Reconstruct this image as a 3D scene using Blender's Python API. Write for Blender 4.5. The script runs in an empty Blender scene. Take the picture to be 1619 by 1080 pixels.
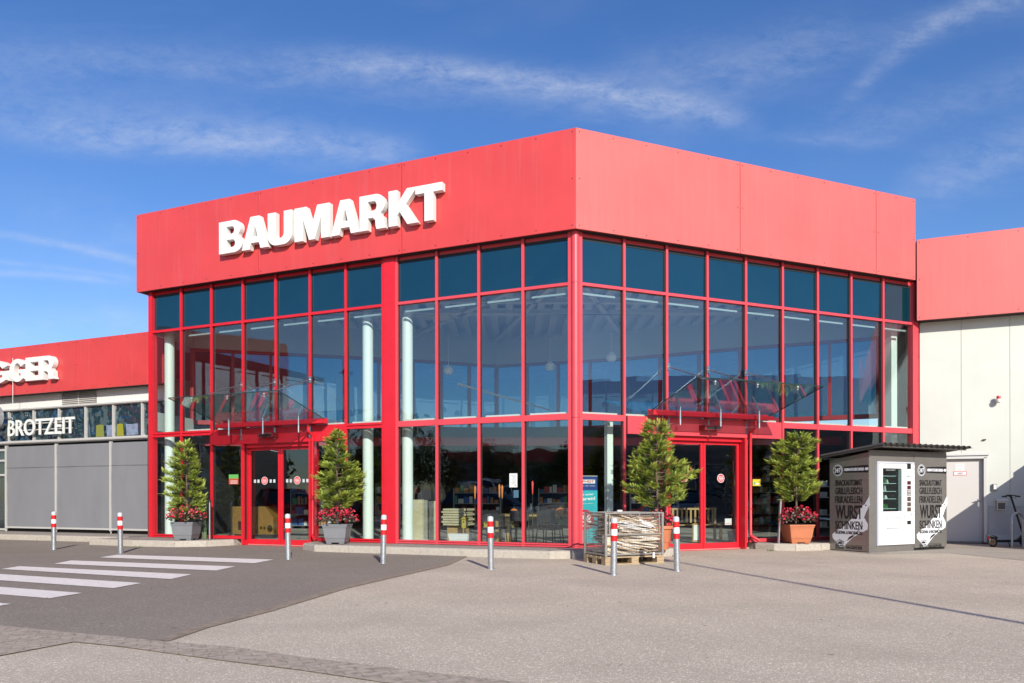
import bpy, bmesh, math, random
from mathutils import Vector, Matrix
C = bpy.context.scene.collection
PI = math.pi
R = math.radians
random.seed(7)

# ------------------------------------------------------------------ camera, sky, sun, exposure
F = 1180.0; CX = 809.5; HY = 785.0; CAMH = 1.2
scn = bpy.context.scene
cam_d = bpy.data.cameras.new('camera'); cam = bpy.data.objects.new('camera', cam_d); C.objects.link(cam)
cam_d.sensor_width = 36.0; cam_d.lens = F / 1619.0 * 36.0
cam_d.shift_y = (HY - 540.0) / 1619.0
cam_d.clip_start = 0.1; cam_d.clip_end = 3000
cam.location = (0, 0, CAMH)
cam.rotation_euler = (Matrix.Rotation(R(90), 3, 'X') @ Matrix.Rotation(R(-0.10), 3, 'Z')).to_euler()
scn.camera = cam

SUN_EL = 26.0
SUN_DIR = Vector((-0.265, 0.964, 0)).normalized() * math.cos(R(SUN_EL)) + Vector((0, 0, -math.sin(R(SUN_EL))))
sd = bpy.data.lights.new('sun', 'SUN'); sun = bpy.data.objects.new('sun', sd); C.objects.link(sun)
sd.energy = 4.8; sd.angle = R(0.5); sd.color = (1.0, 0.955, 0.87)
sun.rotation_euler = SUN_DIR.to_track_quat('-Z', 'Y').to_euler(); sun.location = (5, -20, 20)

world = bpy.data.worlds.new("World"); scn.world = world; world.use_nodes = True
wn = world.node_tree; wn.nodes.clear(); WL = wn.links


class E:
    """tiny expression builder over math nodes"""
    def __init__(s, nt, o): s.nt = nt; s.o = o
    def op(s, name, *a):
        n = s.nt.nodes.new('ShaderNodeMath'); n.operation = name
        for i, x in enumerate((s,) + a):
            if isinstance(x, E): s.nt.links.new(x.o, n.inputs[i])
            else: n.inputs[i].default_value = x
        return E(s.nt, n.outputs[0])
    def __add__(s, b): return s.op('ADD', b)
    def __sub__(s, b): return s.op('SUBTRACT', b)
    def __mul__(s, b): return s.op('MULTIPLY', b)
    def __truediv__(s, b): return s.op('DIVIDE', b)
    def step(s, a, b):
        n = s.nt.nodes.new('ShaderNodeMapRange'); n.interpolation_type = 'SMOOTHSTEP'
        s.nt.links.new(s.o, n.inputs[0]); n.inputs[1].default_value = a; n.inputs[2].default_value = b
        n.inputs[3].default_value = 0; n.inputs[4].default_value = 1
        return E(s.nt, n.outputs[0])


def build_sky():
    N = wn.nodes.new
    sky = N('ShaderNodeTexSky'); sky.sky_type = 'NISHITA'; sky.sun_disc = False
    sky.sun_elevation = R(SUN_EL)
    sky.sun_rotation = math.atan2(-SUN_DIR.x, -SUN_DIR.y)
    sky.air_density = 1.0; sky.dust_density = 0.5; sky.ozone_density = 3.0
    tc = N('ShaderNodeTexCoord'); sep = N('ShaderNodeSeparateXYZ'); WL.new(tc.outputs['Generated'], sep.inputs[0])
    x, y, z = (E(wn, sep.outputs[i]) for i in range(3))
    ya = y.op('ABSOLUTE').op('MAXIMUM', 0.12)
    u = x / ya; v = z / ya                      # tangent coordinates of the direction about the north-south axis
    comb = N('ShaderNodeCombineXYZ'); WL.new(u.o, comb.inputs[0]); WL.new(v.o, comb.inputs[1])
    def noise(scale, sx, sy, rot=0.0, det=6, rough=0.6):
        mp = N('ShaderNodeMapping'); mp.inputs['Scale'].default_value = (sx, sy, 1); mp.inputs['Rotation'].default_value = (0, 0, rot)
        WL.new(comb.outputs[0], mp.inputs[0])
        n = N('ShaderNodeTexNoise'); n.inputs['Scale'].default_value = scale; n.inputs['Detail'].default_value = det
        n.inputs['Roughness'].default_value = rough; n.inputs['Distortion'].default_value = 0.4
        WL.new(mp.outputs[0], n.inputs[0]); return E(wn, n.outputs[0])
    nf = noise(9, 1, 3.2, 0.15, 8, 0.68); nb = noise(2.2, 1, 2.2, 0.2, 5, 0.6); ng = noise(30, 1, 2.0, 0.3, 5, 0.75)
    U = lambda px: (px - CX) / F
    V = lambda py: (HY - py) / F
    total = None
    def streak(p0, p1, p2, w, amp, fade0, fade1, soft=1.0):
        # parabola through three pixels of direction space
        nonlocal total
        xs = [U(p[0]) for p in (p0, p1, p2)]; ys = [V(p[1]) for p in (p0, p1, p2)]
        d = (xs[0]-xs[1])*(xs[0]-xs[2])*(xs[1]-xs[2])
        a = (xs[2]*(ys[1]-ys[0])+xs[1]*(ys[0]-ys[2])+xs[0]*(ys[2]-ys[1]))/d
        b = (xs[2]**2*(ys[0]-ys[1])+xs[1]**2*(ys[2]-ys[0])+xs[0]**2*(ys[1]-ys[2]))/d
        c = ys[0]-a*xs[0]**2-b*xs[0]
        line = u*u*a + u*b + c
        dist = (v - line + (nf-0.5)*(w*0.9) + (nb-0.5)*(w*1.2)) / w
        band = (dist*dist*-1.0).op('EXPONENT')
        f0 = u.step(U(fade0[0]), U(fade0[1])); f1 = u.step(U(fade1[0]), U(fade1[1]))
        f1 = f1*-1.0 + 1.0
        s_ = band*f0*f1*(ng*1.5+nf*1.6-1.0).op('MAXIMUM', 0.0)*amp
        total = s_ if total is None else total + s_
    streak((0, 88), (600, 98), (1190, 192), 0.017, 0.85, (380, 640), (1120, 1230))
    streak((0, 92), (600, 120), (1190, 205), 0.030, 0.45, (-300, 100), (900, 1220))
    streak((0, 205), (350, 222), (650, 240), 0.022, 0.75, (-100, 160), (600, 700))
    streak((0, 160), (350, 200), (700, 245), 0.035, 0.40, (-400, 0), (400, 700))
    streak((0, 368), (110, 388), (215, 412), 0.0055, 0.75, (-900, -500), (250, 420))
    streak((0, 413), (110, 424), (215, 440), 0.004, 0.4, (-900, -500), (250, 420))
    streak((0, 430), (90, 434), (180, 444), 0.005, 0.7, (-900, -500), (120, 230))
    streak((1330, 165), (1430, 75), (1570, 0), 0.016, 0.5, (1300, 1380), (1700, 2000))
    streak((1400, 60), (1500, 35), (1600, 5), 0.022, 0.35, (1000, 1450), (1700, 2000))
    streak((1100, 215), (1300, 222), (1450, 230), 0.010, 0.32, (1150, 1300), (1330, 1450))
    streak((1380, 320), (1520, 270), (1660, 215), 0.035, 0.55, (1380, 1500), (1900, 2200))
    streak((980, 130), (1150, 100), (1320, 60), 0.040, 0.40, (900, 1080), (1250, 1420))
    streak((1200, 200), (1400, 190), (1619, 130), 0.030, 0.35, (1200, 1400), (1900, 2200))
    streak((0, 520), (110, 505), (230, 500), 0.020, 0.40, (-900, -500), (180, 300))
    veil = (noise(1.5, 1, 2.4, 0.35, 7, 0.62).step(0.48, 0.85))*0.34*(nf*1.2)
    veil2 = (noise(1.1, 1, 1.6, -0.9, 4, 0.55).step(0.5, 0.8))*0.14
    tot = ((total*0.42 + veil*1.1 + veil2).op('MINIMUM', 0.5))*z.step(-0.02, 0.10)
    # deepen the blue (polarised look of the photograph's sky)
    hsv = N('ShaderNodeHueSaturation'); hsv.inputs['Hue'].default_value = .508; hsv.inputs['Saturation'].default_value = 1.22; hsv.inputs['Value'].default_value = 1.36
    WL.new(sky.outputs[0], hsv.inputs['Color'])
    tn = N('ShaderNodeMix'); tn.data_type = 'RGBA'; tn.blend_type = 'MULTIPLY'; tn.inputs[0].default_value = 1.0
    WL.new(hsv.outputs[0], tn.inputs[6]); tn.inputs[7].default_value = (.93, .91, .97, 1)
    mix = N('ShaderNodeMix'); mix.data_type = 'RGBA'
    WL.new(tot.o, mix.inputs[0]); WL.new(tn.outputs[2], mix.inputs[6]); mix.inputs[7].default_value = (5.6, 6.1, 7.2, 1)
    bg = N('ShaderNodeBackground'); bg.inputs['Strength'].default_value = 0.112
    WL.new(mix.outputs[2], bg.inputs[0])
    out = N('ShaderNodeOutputWorld'); WL.new(bg.outputs[0], out.inputs[0])
build_sky()
scn.view_settings.view_transform = 'Standard'; scn.view_settings.look = 'None'
scn.view_settings.exposure = 0.12; scn.view_settings.gamma = 1.0; scn.view_settings.use_curve_mapping = False
scn.render.engine = 'CYCLES'
cy = scn.cycles; cy.max_bounces = 8; cy.transparent_max_bounces = 16; cy.glossy_bounces = 4; cy.diffuse_bounces = 2
cy.use_denoising = True; cy.caustics_reflective = False; cy.caustics_refractive = False; cy.sample_clamp_indirect = 6

# ------------------------------------------------------------------ mapping helpers
def G(px, py, z=0.0):
    Y = F*(CAMH-z)/(py-HY); return ((px-CX)/F*Y, Y)
SN, CS = math.sin(math.atan2(2845, 1180)), math.cos(math.atan2(2845, 1180))   # .924 .383

class Fr:
    """wall frame: s runs along the wall, n out of it, z up"""
    def __init__(s, o, d, n): s.o = o; s.d = d; s.n = n
    def __call__(f, s, n, z): return Vector((f.o[0]+f.d[0]*s+f.n[0]*n, f.o[1]+f.d[1]*s+f.n[1]*n, z))
    def s_at(f, px, n=0.0):
        k = (px-CX)/F; x0 = f.o[0]+f.n[0]*n; y0 = f.o[1]+f.n[1]*n
        return (k*y0-x0)/(f.d[0]-k*f.d[1])
    def z_at(f, px, py, n=0.0):
        s = f.s_at(px, n); Y = f.o[1]+f.n[1]*n+f.d[1]*s
        return CAMH+(HY-py)*Y/F
CO = (1.295, 15.2)
L = Fr(CO, (-SN, CS), (-CS, -SN))
RF = Fr(CO, (SN, CS), (CS, -SN))
WALLR = Fr((10.38, 19.0), (SN, -CS), (-CS, -SN))
k236 = (236-CX)/F
WALLL = Fr((k236*21.0, 21.0), (-SN, CS), (-CS, -SN))
ID = Fr((0, 0), (1, 0), (0, 1))
def frame(x, y, deg):
    a = R(deg); return Fr((x, y), (math.cos(a), math.sin(a)), (-math.sin(a), math.cos(a)))

class MB:
    def __init__(s): s.v = []; s.f = []; s.m = []
    def add(s, vs, fs, mi=0):
        b = len(s.v); s.v += [tuple(v) for v in vs]
        for f in fs: s.f.append([b+i for i in f]); s.m.append(mi)
        return s
    def box(s, fr, a0, a1, n0, n1, z0, z1, mi=0):
        p = [fr(a, n, z) for z in (z0, z1) for n in (n0, n1) for a in (a0, a1)]
        return s.add(p, [(0, 1, 3, 2), (4, 6, 7, 5), (0, 4, 5, 1), (2, 3, 7, 6), (0, 2, 6, 4), (1, 5, 7, 3)], mi)
    def taper(s, fr, w0, d0, w1, d1, z0, z1, mi=0):
        p = [fr(a*w/2, n*d/2, z) for z, w, d in ((z0, w0, d0), (z1, w1, d1)) for n in (-1, 1) for a in (-1, 1)]
        return s.add(p, [(0, 1, 3, 2), (4, 6, 7, 5), (0, 4, 5, 1), (2, 3, 7, 6), (0, 2, 6, 4), (1, 5, 7, 3)], mi)
    def bar(s, p, q, w, h=None, mi=0):
        p = Vector(p); q = Vector(q); h = h or w; d = (q-p).normalized()
        u = d.cross(Vector((0, 0, 1)))
        if u.length < 1e-3: u = Vector((1, 0, 0))
        u.normalize(); v = u.cross(d)
        P = [c+u*(a*w/2)+v*(b*h/2) for c in (p, q) for a, b in ((-1, -1), (1, -1), (1, 1), (-1, 1))]
        return s.add(P, [(0, 1, 2, 3), (7, 6, 5, 4), (0, 4, 5, 1), (1, 5, 6, 2), (2, 6, 7, 3), (3, 7, 4, 0)], mi)
    def tube(s, pts, r, seg=10, mi=0, caps=True, rad=None):
        pts = [Vector(p) for p in pts]; n = len(pts); base = len(s.v); ring = []
        pu = None
        for i, p in enumerate(pts):
            d = (pts[min(i+1, n-1)]-pts[max(i-1, 0)]).normalized()
            u = pu - d*pu.dot(d) if pu else d.cross(Vector((0, 0, 1)))
            if u.length < 1e-3: u = d.cross(Vector((0, 1, 0)))
            u.normalize(); pu = u; v = d.cross(u); rr = rad[i] if rad else r
            for k in range(seg):
                a = 2*PI*k/seg; s.v.append(tuple(p+u*(math.cos(a)*rr)+v*(math.sin(a)*rr)))
        for i in range(n-1):
            for k in range(seg):
                a = base+i*seg+k; b = base+i*seg+(k+1) % seg
                s.f.append([a, b, b+seg, a+seg]); s.m.append(mi)
        if caps:
            s.f.append([base+k for k in range(seg)][::-1]); s.m.append(mi)
            s.f.append([base+(n-1)*seg+k for k in range(seg)]); s.m.append(mi)
        return s
    def lathe(s, prof, c=(0, 0), seg=24, mi=0):
        base = len(s.v); n = len(prof)
        for r_, z in prof:
            for k in range(seg):
                a = 2*PI*k/seg; s.v.append((c[0]+math.cos(a)*r_, c[1]+math.sin(a)*r_, z))
        for i in range(n-1):
            for k in range(seg):
                a = base+i*seg+k; b = base+i*seg+(k+1) % seg
                s.f.append([a, b, b+seg, a+seg]); s.m.append(mi)
        s.f.append([base+k for k in range(seg)][::-1]); s.m.append(mi)
        s.f.append([base+(n-1)*seg+k for k in range(seg)]); s.m.append(mi)
        return s
    def prism(s, poly, z0, z1, mi=0):
        n = len(poly); P = [(x, y, z0) for x, y in poly]+[(x, y, z1) for x, y in poly]
        return s.add(P, [tuple(range(n))[::-1], tuple(range(n, 2*n))]+[(i, (i+1) % n, n+(i+1) % n, n+i) for i in range(n)], mi)
    def fprism(s, fr, poly, n0, n1, mi=0):
        n = len(poly); P = [fr(a, n0, z) for a, z in poly]+[fr(a, n1, z) for a, z in poly]
        return s.add(P, [tuple(range(n))[::-1], tuple(range(n, 2*n))]+[(i, (i+1) % n, n+(i+1) % n, n+i) for i in range(n)], mi)
    def sheet(s, poly, z, mi=0):
        return s.add([(x, y, z) for x, y in poly], [tuple(range(len(poly)))], mi)
    def ball(s, c, r, seg=10, rings=6, mi=0, sz=1.0):
        prof = [(max(1e-4, r*math.sin(PI*i/rings)), c[2]-r*sz*math.cos(PI*i/rings)) for i in range(rings+1)]
        return s.lathe(prof, (c[0], c[1]), seg, mi)
    def build(s, name, mats, parent=None, org=None, smooth=False, recalc=True, bevel=0, label=None):
        me = bpy.data.meshes.new(name)
        if org is None:
            org = wloc(parent) if parent else Vector((0, 0, 0))
            if parent is None and s.v:
                xs = [v[0] for v in s.v]; ys = [v[1] for v in s.v]; zs = [v[2] for v in s.v]
                org = Vector(((min(xs)+max(xs))/2, (min(ys)+max(ys))/2, min(zs)))
        org = Vector(org)
        me.from_pydata([tuple(Vector(v)-org) for v in s.v], [], s.f)
        if not isinstance(mats, (list, tuple)): mats = [mats]
        for m in mats: me.materials.append(m)
        if len(mats) > 1: me.polygons.foreach_set('material_index', s.m)
        if recalc or bevel:
            bm = bmesh.new(); bm.from_mesh(me)
            if bevel:
                bmesh.ops.bevel(bm, geom=list(bm.edges), offset=bevel, segments=2, affect='EDGES', clamp_overlap=True)
            bmesh.ops.recalc_face_normals(bm, faces=bm.faces); bm.to_mesh(me); bm.free()
        if smooth:
            me.polygons.foreach_set('use_smooth', [True]*len(me.polygons))
            me.set_sharp_from_angle(angle=R(35))
        o = bpy.data.objects.new(name, me); C.objects.link(o)
        if parent:
            o.parent = parent; o.location = org-wloc(parent)
        else: o.location = org
        if label: o['label'] = label
        return o
def wloc(o):
    p = Vector((0, 0, 0))
    while o: p += o.location; o = o.parent
    return p
def tag(o, label, cat, group=None, kind=None):
    if label: o['label'] = label
    if cat: o['category'] = cat
    if group: o['group'] = group
    if kind: o['kind'] = kind
    return o
def thing(name, loc, label, cat, group=None):
    o = bpy.data.objects.new(name, None); C.objects.link(o); o.location = Vector(loc); o.empty_display_size = .2
    return tag(o, label, cat, group)
def structure(o): o['kind'] = 'structure'; return o
def copy_tree(o, parent=None):
    c = o.copy(); C.objects.link(c); c.parent = parent
    for ch in list(o.children): copy_tree(ch, c)
    return c

# ------------------------------------------------------------------ materials
MATS = {}
def mat(name, col, rough=0.5, metal=0.0, spec=0.5, noise=0.0, nscale=3.0, bump=0.0, bscale=40.0, streak=0.0, coat=0.0, stretch=(1, 1, 1), hue=None, emit=0):
    m = bpy.data.materials.new(name); m.use_nodes = True; nt = m.node_tree; b = nt.nodes['Principled BSDF']
    b.inputs['Base Color'].default_value = (*col, 1); b.inputs['Roughness'].default_value = rough
    b.inputs['Metallic'].default_value = metal; b.inputs['Specular IOR Level'].default_value = spec
    if coat: b.inputs['Coat Weight'].default_value = coat; b.inputs['Coat Roughness'].default_value = .12
    if emit: b.inputs['Emission Color'].default_value = (*col, 1); b.inputs['Emission Strength'].default_value = emit
    geo = nt.nodes.new('ShaderNodeNewGeometry')
    mp = nt.nodes.new('ShaderNodeMapping'); mp.inputs['Scale'].default_value = stretch; nt.links.new(geo.outputs['Position'], mp.inputs[0])
    if noise:
        n = nt.nodes.new('ShaderNodeTexNoise'); n.inputs['Scale'].default_value = nscale; n.inputs['Detail'].default_value = 6; n.inputs['Roughness'].default_value = .62
        nt.links.new(mp.outputs[0], n.inputs[0])
        r = nt.nodes.new('ShaderNodeValToRGB'); r.color_ramp.elements[0].position = .3; r.color_ramp.elements[1].position = .72
        c0 = tuple(max(0, c*(1-noise)) for c in col); c1 = hue or tuple(min(1, c*(1+noise)) for c in col)
        r.color_ramp.elements[0].color = (*c0, 1); r.color_ramp.elements[1].color = (*c1, 1)
        nt.links.new(n.outputs[0], r.inputs[0]); last = r.outputs[0]
        if streak:
            mp2 = nt.nodes.new('ShaderNodeMapping'); mp2.inputs['Scale'].default_value = (5, 5, .22); nt.links.new(geo.outputs['Position'], mp2.inputs[0])
            n2 = nt.nodes.new('ShaderNodeTexNoise'); n2.inputs['Scale'].default_value = 2.4; n2.inputs['Detail'].default_value = 5; nt.links.new(mp2.outputs[0], n2.inputs[0])
            mr = nt.nodes.new('ShaderNodeMapRange'); mr.inputs[1].default_value = .52; mr.inputs[2].default_value = .74; mr.inputs[3].default_value = 0; mr.inputs[4].default_value = streak
            nt.links.new(n2.outputs[0], mr.inputs[0])
            mx = nt.nodes.new('ShaderNodeMix'); mx.data_type = 'RGBA'; nt.links.new(mr.outputs[0], mx.inputs[0]); nt.links.new(last, mx.inputs[6])
            mx.inputs[7].default_value = (*[min(1, c*.72+.10) for c in col], 1); last = mx.outputs[2]
        nt.links.new(last, b.inputs['Base Color'])
    if bump:
        n = nt.nodes.new('ShaderNodeTexNoise'); n.inputs['Scale'].default_value = bscale; n.inputs['Detail'].default_value = 4
        nt.links.new(mp.outputs[0], n.inputs[0]); bp = nt.nodes.new('ShaderNodeBump'); bp.inputs['Strength'].default_value = bump; bp.inputs['Distance'].default_value = .02
        nt.links.new(n.outputs[0], bp.inputs['Height']); nt.links.new(bp.outputs[0], b.inputs['Normal'])
    MATS[name] = m; return m

def glass(name, tint, f0, rough=0.0, wav=0.03, wscale=.9, body=None, gcol=(.86, .95, 1.0)):
    m = bpy.data.materials.new(name); m.use_nodes = True; nt = m.node_tree; nt.nodes.clear(); N = nt.nodes.new; K = nt.links.new
    geo = N('ShaderNodeNewGeometry')
    dt = N('ShaderNodeVectorMath'); dt.operation = 'DOT_PRODUCT'; K(geo.outputs['Normal'], dt.inputs[0]); K(geo.outputs['Incoming'], dt.inputs[1])
    c = E(nt, dt.outputs['Value']).op('ABSOLUTE'); k = (c*-1.0+1.0).op('POWER', 5.0)
    fac = k*(1-f0)+f0
    n = N('ShaderNodeTexNoise'); n.inputs['Scale'].default_value = wscale; n.inputs['Detail'].default_value = 1.5; K(geo.outputs['Position'], n.inputs[0])
    bp = N('ShaderNodeBump'); bp.inputs['Strength'].default_value = wav; bp.inputs['Distance'].default_value = .3; K(n.outputs[0], bp.inputs['Height'])
    gl = N('ShaderNodeBsdfGlossy'); gl.inputs['Roughness'].default_value = rough; gl.inputs[0].default_value = (*gcol, 1); K(bp.outputs[0], gl.inputs['Normal'])
    if body:
        tr = N('ShaderNodeBsdfDiffuse'); tr.inputs[0].default_value = (*body, 1)
    else:
        tr = N('ShaderNodeBsdfTransparent'); tr.inputs[0].default_value = (*tint, 1)
    mx = N('ShaderNodeMixShader'); K(fac.o, mx.inputs[0]); K(tr.outputs[0], mx.inputs[1]); K(gl.outputs[0], mx.inputs[2])
    o = N('ShaderNodeOutputMaterial'); K(mx.outputs[0], o.inputs[0]); MATS[name] = m; return m

def ground_mat(name, c0, c1, speck, sp_scale, blotch, stain=(.3, .25, .2), stainf=0.0, rough=.9, bump=.5, cracks=0.0):
    m = bpy.data.materials.new(name); m.use_nodes = True; nt = m.node_tree; N = nt.nodes.new; K = nt.links.new; b = nt.nodes['Principled BSDF']
    b.inputs['Roughness'].default_value = rough; b.inputs['Specular IOR Level'].default_value = .25
    g = N('ShaderNodeNewGeometry')
    v = N('ShaderNodeTexVoronoi'); v.inputs['Scale'].default_value = sp_scale; K(g.outputs['Position'], v.inputs[0])
    sepc = N('ShaderNodeSeparateColor'); K(v.outputs['Color'], sepc.inputs[0])
    r = N('ShaderNodeValToRGB'); r.color_ramp.elements[0].color = (*c0, 1); r.color_ramp.elements[1].color = (*c1, 1)
    e = r.color_ramp.elements.new(.86); e.color = (*[(a+bb)/2 for a, bb in zip(c0, c1)], 1); e2 = r.color_ramp.elements.new(.95); e2.color = (*speck, 1)
    r.color_ramp.elements[-1].color = (*speck, 1)
    K(sepc.outputs[0], r.inputs[0])
    n1 = N('ShaderNodeTexNoise'); n1.inputs['Scale'].default_value = blotch; n1.inputs['Detail'].default_value = 7; n1.inputs['Roughness'].default_value = .65; K(g.outputs['Position'], n1.inputs[0])
    mr = N('ShaderNodeMapRange'); mr.inputs[1].default_value = .3; mr.inputs[2].default_value = .7; mr.inputs[3].default_value = .90; mr.inputs[4].default_value = 1.08; K(n1.outputs[0], mr.inputs[0])
    mul = N('ShaderNodeVectorMath'); mul.operation = 'SCALE'; K(r.outputs[0], mul.inputs[0]); K(mr.outputs[0], mul.inputs['Scale'])
    last = mul.outputs[0]
    if stainf:
        n2 = N('ShaderNodeTexNoise'); n2.inputs['Scale'].default_value = .55; n2.inputs['Detail'].default_value = 6; K(g.outputs['Position'], n2.inputs[0])
        m2 = N('ShaderNodeMapRange'); m2.inputs[1].default_value = .5; m2.inputs[2].default_value = .75; m2.inputs[3].default_value = 0; m2.inputs[4].default_value = stainf; K(n2.outputs[0], m2.inputs[0])
        mx = N('ShaderNodeMix'); mx.data_type = 'RGBA'; K(m2.outputs[0], mx.inputs[0]); K(last, mx.inputs[6]); mx.inputs[7].default_value = (*stain, 1); last = mx.outputs[2]
    # small dark gum and oil spots
    v2 = N('ShaderNodeTexVoronoi'); v2.inputs['Scale'].default_value = 1.1; K(g.outputs['Position'], v2.inputs[0])
    m3 = N('ShaderNodeMapRange'); m3.inputs[1].default_value = .02; m3.inputs[2].default_value = .045; m3.inputs[3].default_value = .45; m3.inputs[4].default_value = 0; K(v2.outputs['Distance'], m3.inputs[0])
    mx2 = N('ShaderNodeMix'); mx2.data_type = 'RGBA'; K(m3.outputs[0], mx2.inputs[0]); K(last, mx2.inputs[6]); mx2.inputs[7].default_value = (.05, .045, .04, 1); last = mx2.outputs[2]
    K(last, b.inputs['Base Color'])
    v3 = N('ShaderNodeTexVoronoi'); v3.inputs['Scale'].default_value = sp_scale*1.3; K(g.outputs['Position'], v3.inputs[0])
    bp = N('ShaderNodeBump'); bp.inputs['Strength'].default_value = bump; bp.inputs['Distance'].default_value = .006; K(v3.outputs['Distance'], bp.inputs['Height']); K(bp.outputs[0], b.inputs['Normal'])
    MATS[name] = m; return m

def paver_mat(name, c0, c1, mortar, ang, bw=.2, bh=.1):
    m = bpy.data.materials.new(name); m.use_nodes = True; nt = m.node_tree; N = nt.nodes.new; K = nt.links.new; b = nt.nodes['Principled BSDF']
    b.inputs['Roughness'].default_value = .9; g = N('ShaderNodeNewGeometry')
    mp = N('ShaderNodeMapping'); mp.inputs['Rotation'].default_value = (0, 0, ang); K(g.outputs['Position'], mp.inputs[0])
    br = N('ShaderNodeTexBrick'); br.inputs['Scale'].default_value = 1; br.inputs['Brick Width'].default_value = bw; br.inputs['Row Height'].default_value = bh
    br.inputs['Mortar Size'].default_value = .005; br.inputs['Color1'].default_value = (*c0, 1); br.inputs['Color2'].default_value = (*c1, 1); br.inputs['Mortar'].default_value = (*mortar, 1)
    K(mp.outputs[0], br.inputs[0])
    n = N('ShaderNodeTexNoise'); n.inputs['Scale'].default_value = 14; n.inputs['Detail'].default_value = 6; K(g.outputs['Position'], n.inputs[0])
    mr = N('ShaderNodeMapRange'); mr.inputs[1].default_value = .3; mr.inputs[2].default_value = .7; mr.inputs[3].default_value = .7; mr.inputs[4].default_value = 1.2; K(n.outputs[0], mr.inputs[0])
    mul = N('ShaderNodeVectorMath'); mul.operation = 'SCALE'; K(br.outputs[0], mul.inputs[0]); K(mr.outputs[0], mul.inputs['Scale'])
    K(mul.outputs[0], b.inputs['Base Color'])
    bp = N('ShaderNodeBump'); bp.inputs['Strength'].default_value = .6; bp.inputs['Distance'].default_value = .01; bp.invert = True; K(br.outputs['Fac'], bp.inputs['Height']); K(bp.outputs[0], b.inputs['Normal'])
    MATS[name] = m; return m

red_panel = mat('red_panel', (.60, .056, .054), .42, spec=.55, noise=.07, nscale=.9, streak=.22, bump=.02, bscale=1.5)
red_panel_r = mat('red_panel_pale', (.66, .125, .108), .40, spec=.6, noise=.08, nscale=.8, streak=.2, bump=.02, bscale=1.5)  # paler, pinker red for the right-hand fascia and wing
red_frame = mat('red_frame', (.62, .015, .028), .36, spec=.5, noise=.06, nscale=3)
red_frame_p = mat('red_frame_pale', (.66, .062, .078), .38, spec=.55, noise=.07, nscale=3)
red_dark = mat('red_inner', (.38, .02, .03), .5)
bolt_m = mat('bolt_dark', (.05, .012, .014), .5)
gasket = mat('gasket', (.012, .014, .014), .6)
white_letter = mat('white_letter', (.76, .76, .72), .4, noise=.04, nscale=5)
wall_m = mat('wall_panel', (.62, .625, .55), .55, noise=.05, nscale=.9, streak=.12)
wall_base = mat('concrete_base', (.30, .28, .25), .9, noise=.2, nscale=8)
steel = mat('steel', (.55, .56, .57), .28, metal=1.0)
galv = mat('galvanised', (.47, .49, .50), .42, metal=.75, noise=.22, nscale=26)
alu_trim = mat('aluminium_trim', (.60, .58, .54), .45, metal=.25)
alu_white = mat('white_trim', (.74, .73, .69), .5)
soffit_m = mat('soffit', (.035, .022, .022), .8)  # near-black: the shade line under the fascia is deepened by colour
blind_m = mat('grey_blind', (.205, .205, .215), .75, noise=.06, nscale=2.2, bump=.35, bscale=2.2, stretch=(1, 1, .35))
pane_m = glass('glass_pane', (.945, .985, .97), .10, wav=.010, gcol=(.78, .92, 1.0))
pane_low = glass('glass_low', (.95, .985, .97), .07, wav=.02)
pane_dark = glass('glass_tinted', (.20, .36, .42), .08, wav=.01)
pane_can = glass('glass_canopy', (.83, .92, .90), .07, wav=0.004)
edge_m = mat('glass_edge', (.015, .05, .045), .2)
spandrel = glass('glass_spandrel', (1, 1, 1), .12, wav=.04, body=(.004, .028, .040), gcol=(.42, .80, 1.0))
wing_win = glass('wing_window', (1, 1, 1), .17, wav=1.0, wscale=2.2, body=(.012, .035, .045), rough=.01)
rail_m = mat('rail_shaded', (.30, .37, .37), .6)  # white rails dimmed to teal grey; their shade is put into the colour
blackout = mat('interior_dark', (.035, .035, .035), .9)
int_floor = mat('interior_floor', (.50, .47, .42), .35, noise=.1, nscale=2)
int_white = mat('interior_white', (.62, .66, .64), .7)
ceil_m = mat('ceiling_deck', (.74, .78, .77), .6)
colm = mat('column_paint', (.76, .83, .78), .45)
sky_steel = mat('beam_paint', (.82, .85, .84), .5)
asphalt_l = ground_mat('asphalt_light', (.48, .405, .305), (.76, .65, .505), (.92, .79, .64), 100, .6, (.38, .31, .24), .45, bump=.55)
asphalt_d = ground_mat('asphalt_dark', (.235, .198, .158), (.35, .298, .24), (.44, .385, .315), 95, .5, (.30, .25, .20), .6, bump=.5)
concrete_g = ground_mat('apron_concrete', (.38, .33, .27), (.46, .40, .33), (.52, .47, .4), 60, 1.2, (.26, .22, .17), .5, bump=.25)
kerb_m = mat('kerb_stone', (.46, .41, .34), .9, noise=.14, nscale=16, bump=.5, bscale=60)
plinth_top = paver_mat('plinth_paving', (.33, .28, .235), (.38, .33, .28), (.2, .17, .13), R(22.5), .3, .3)
paver_m = paver_mat('paver', (.42, .34, .26), (.48, .395, .31), (.30, .26, .18), R(-25), .2, .1)
paint_w = mat('road_paint', (.86, .79, .71), .75, noise=.10, nscale=9, bump=.3, bscale=90)
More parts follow.
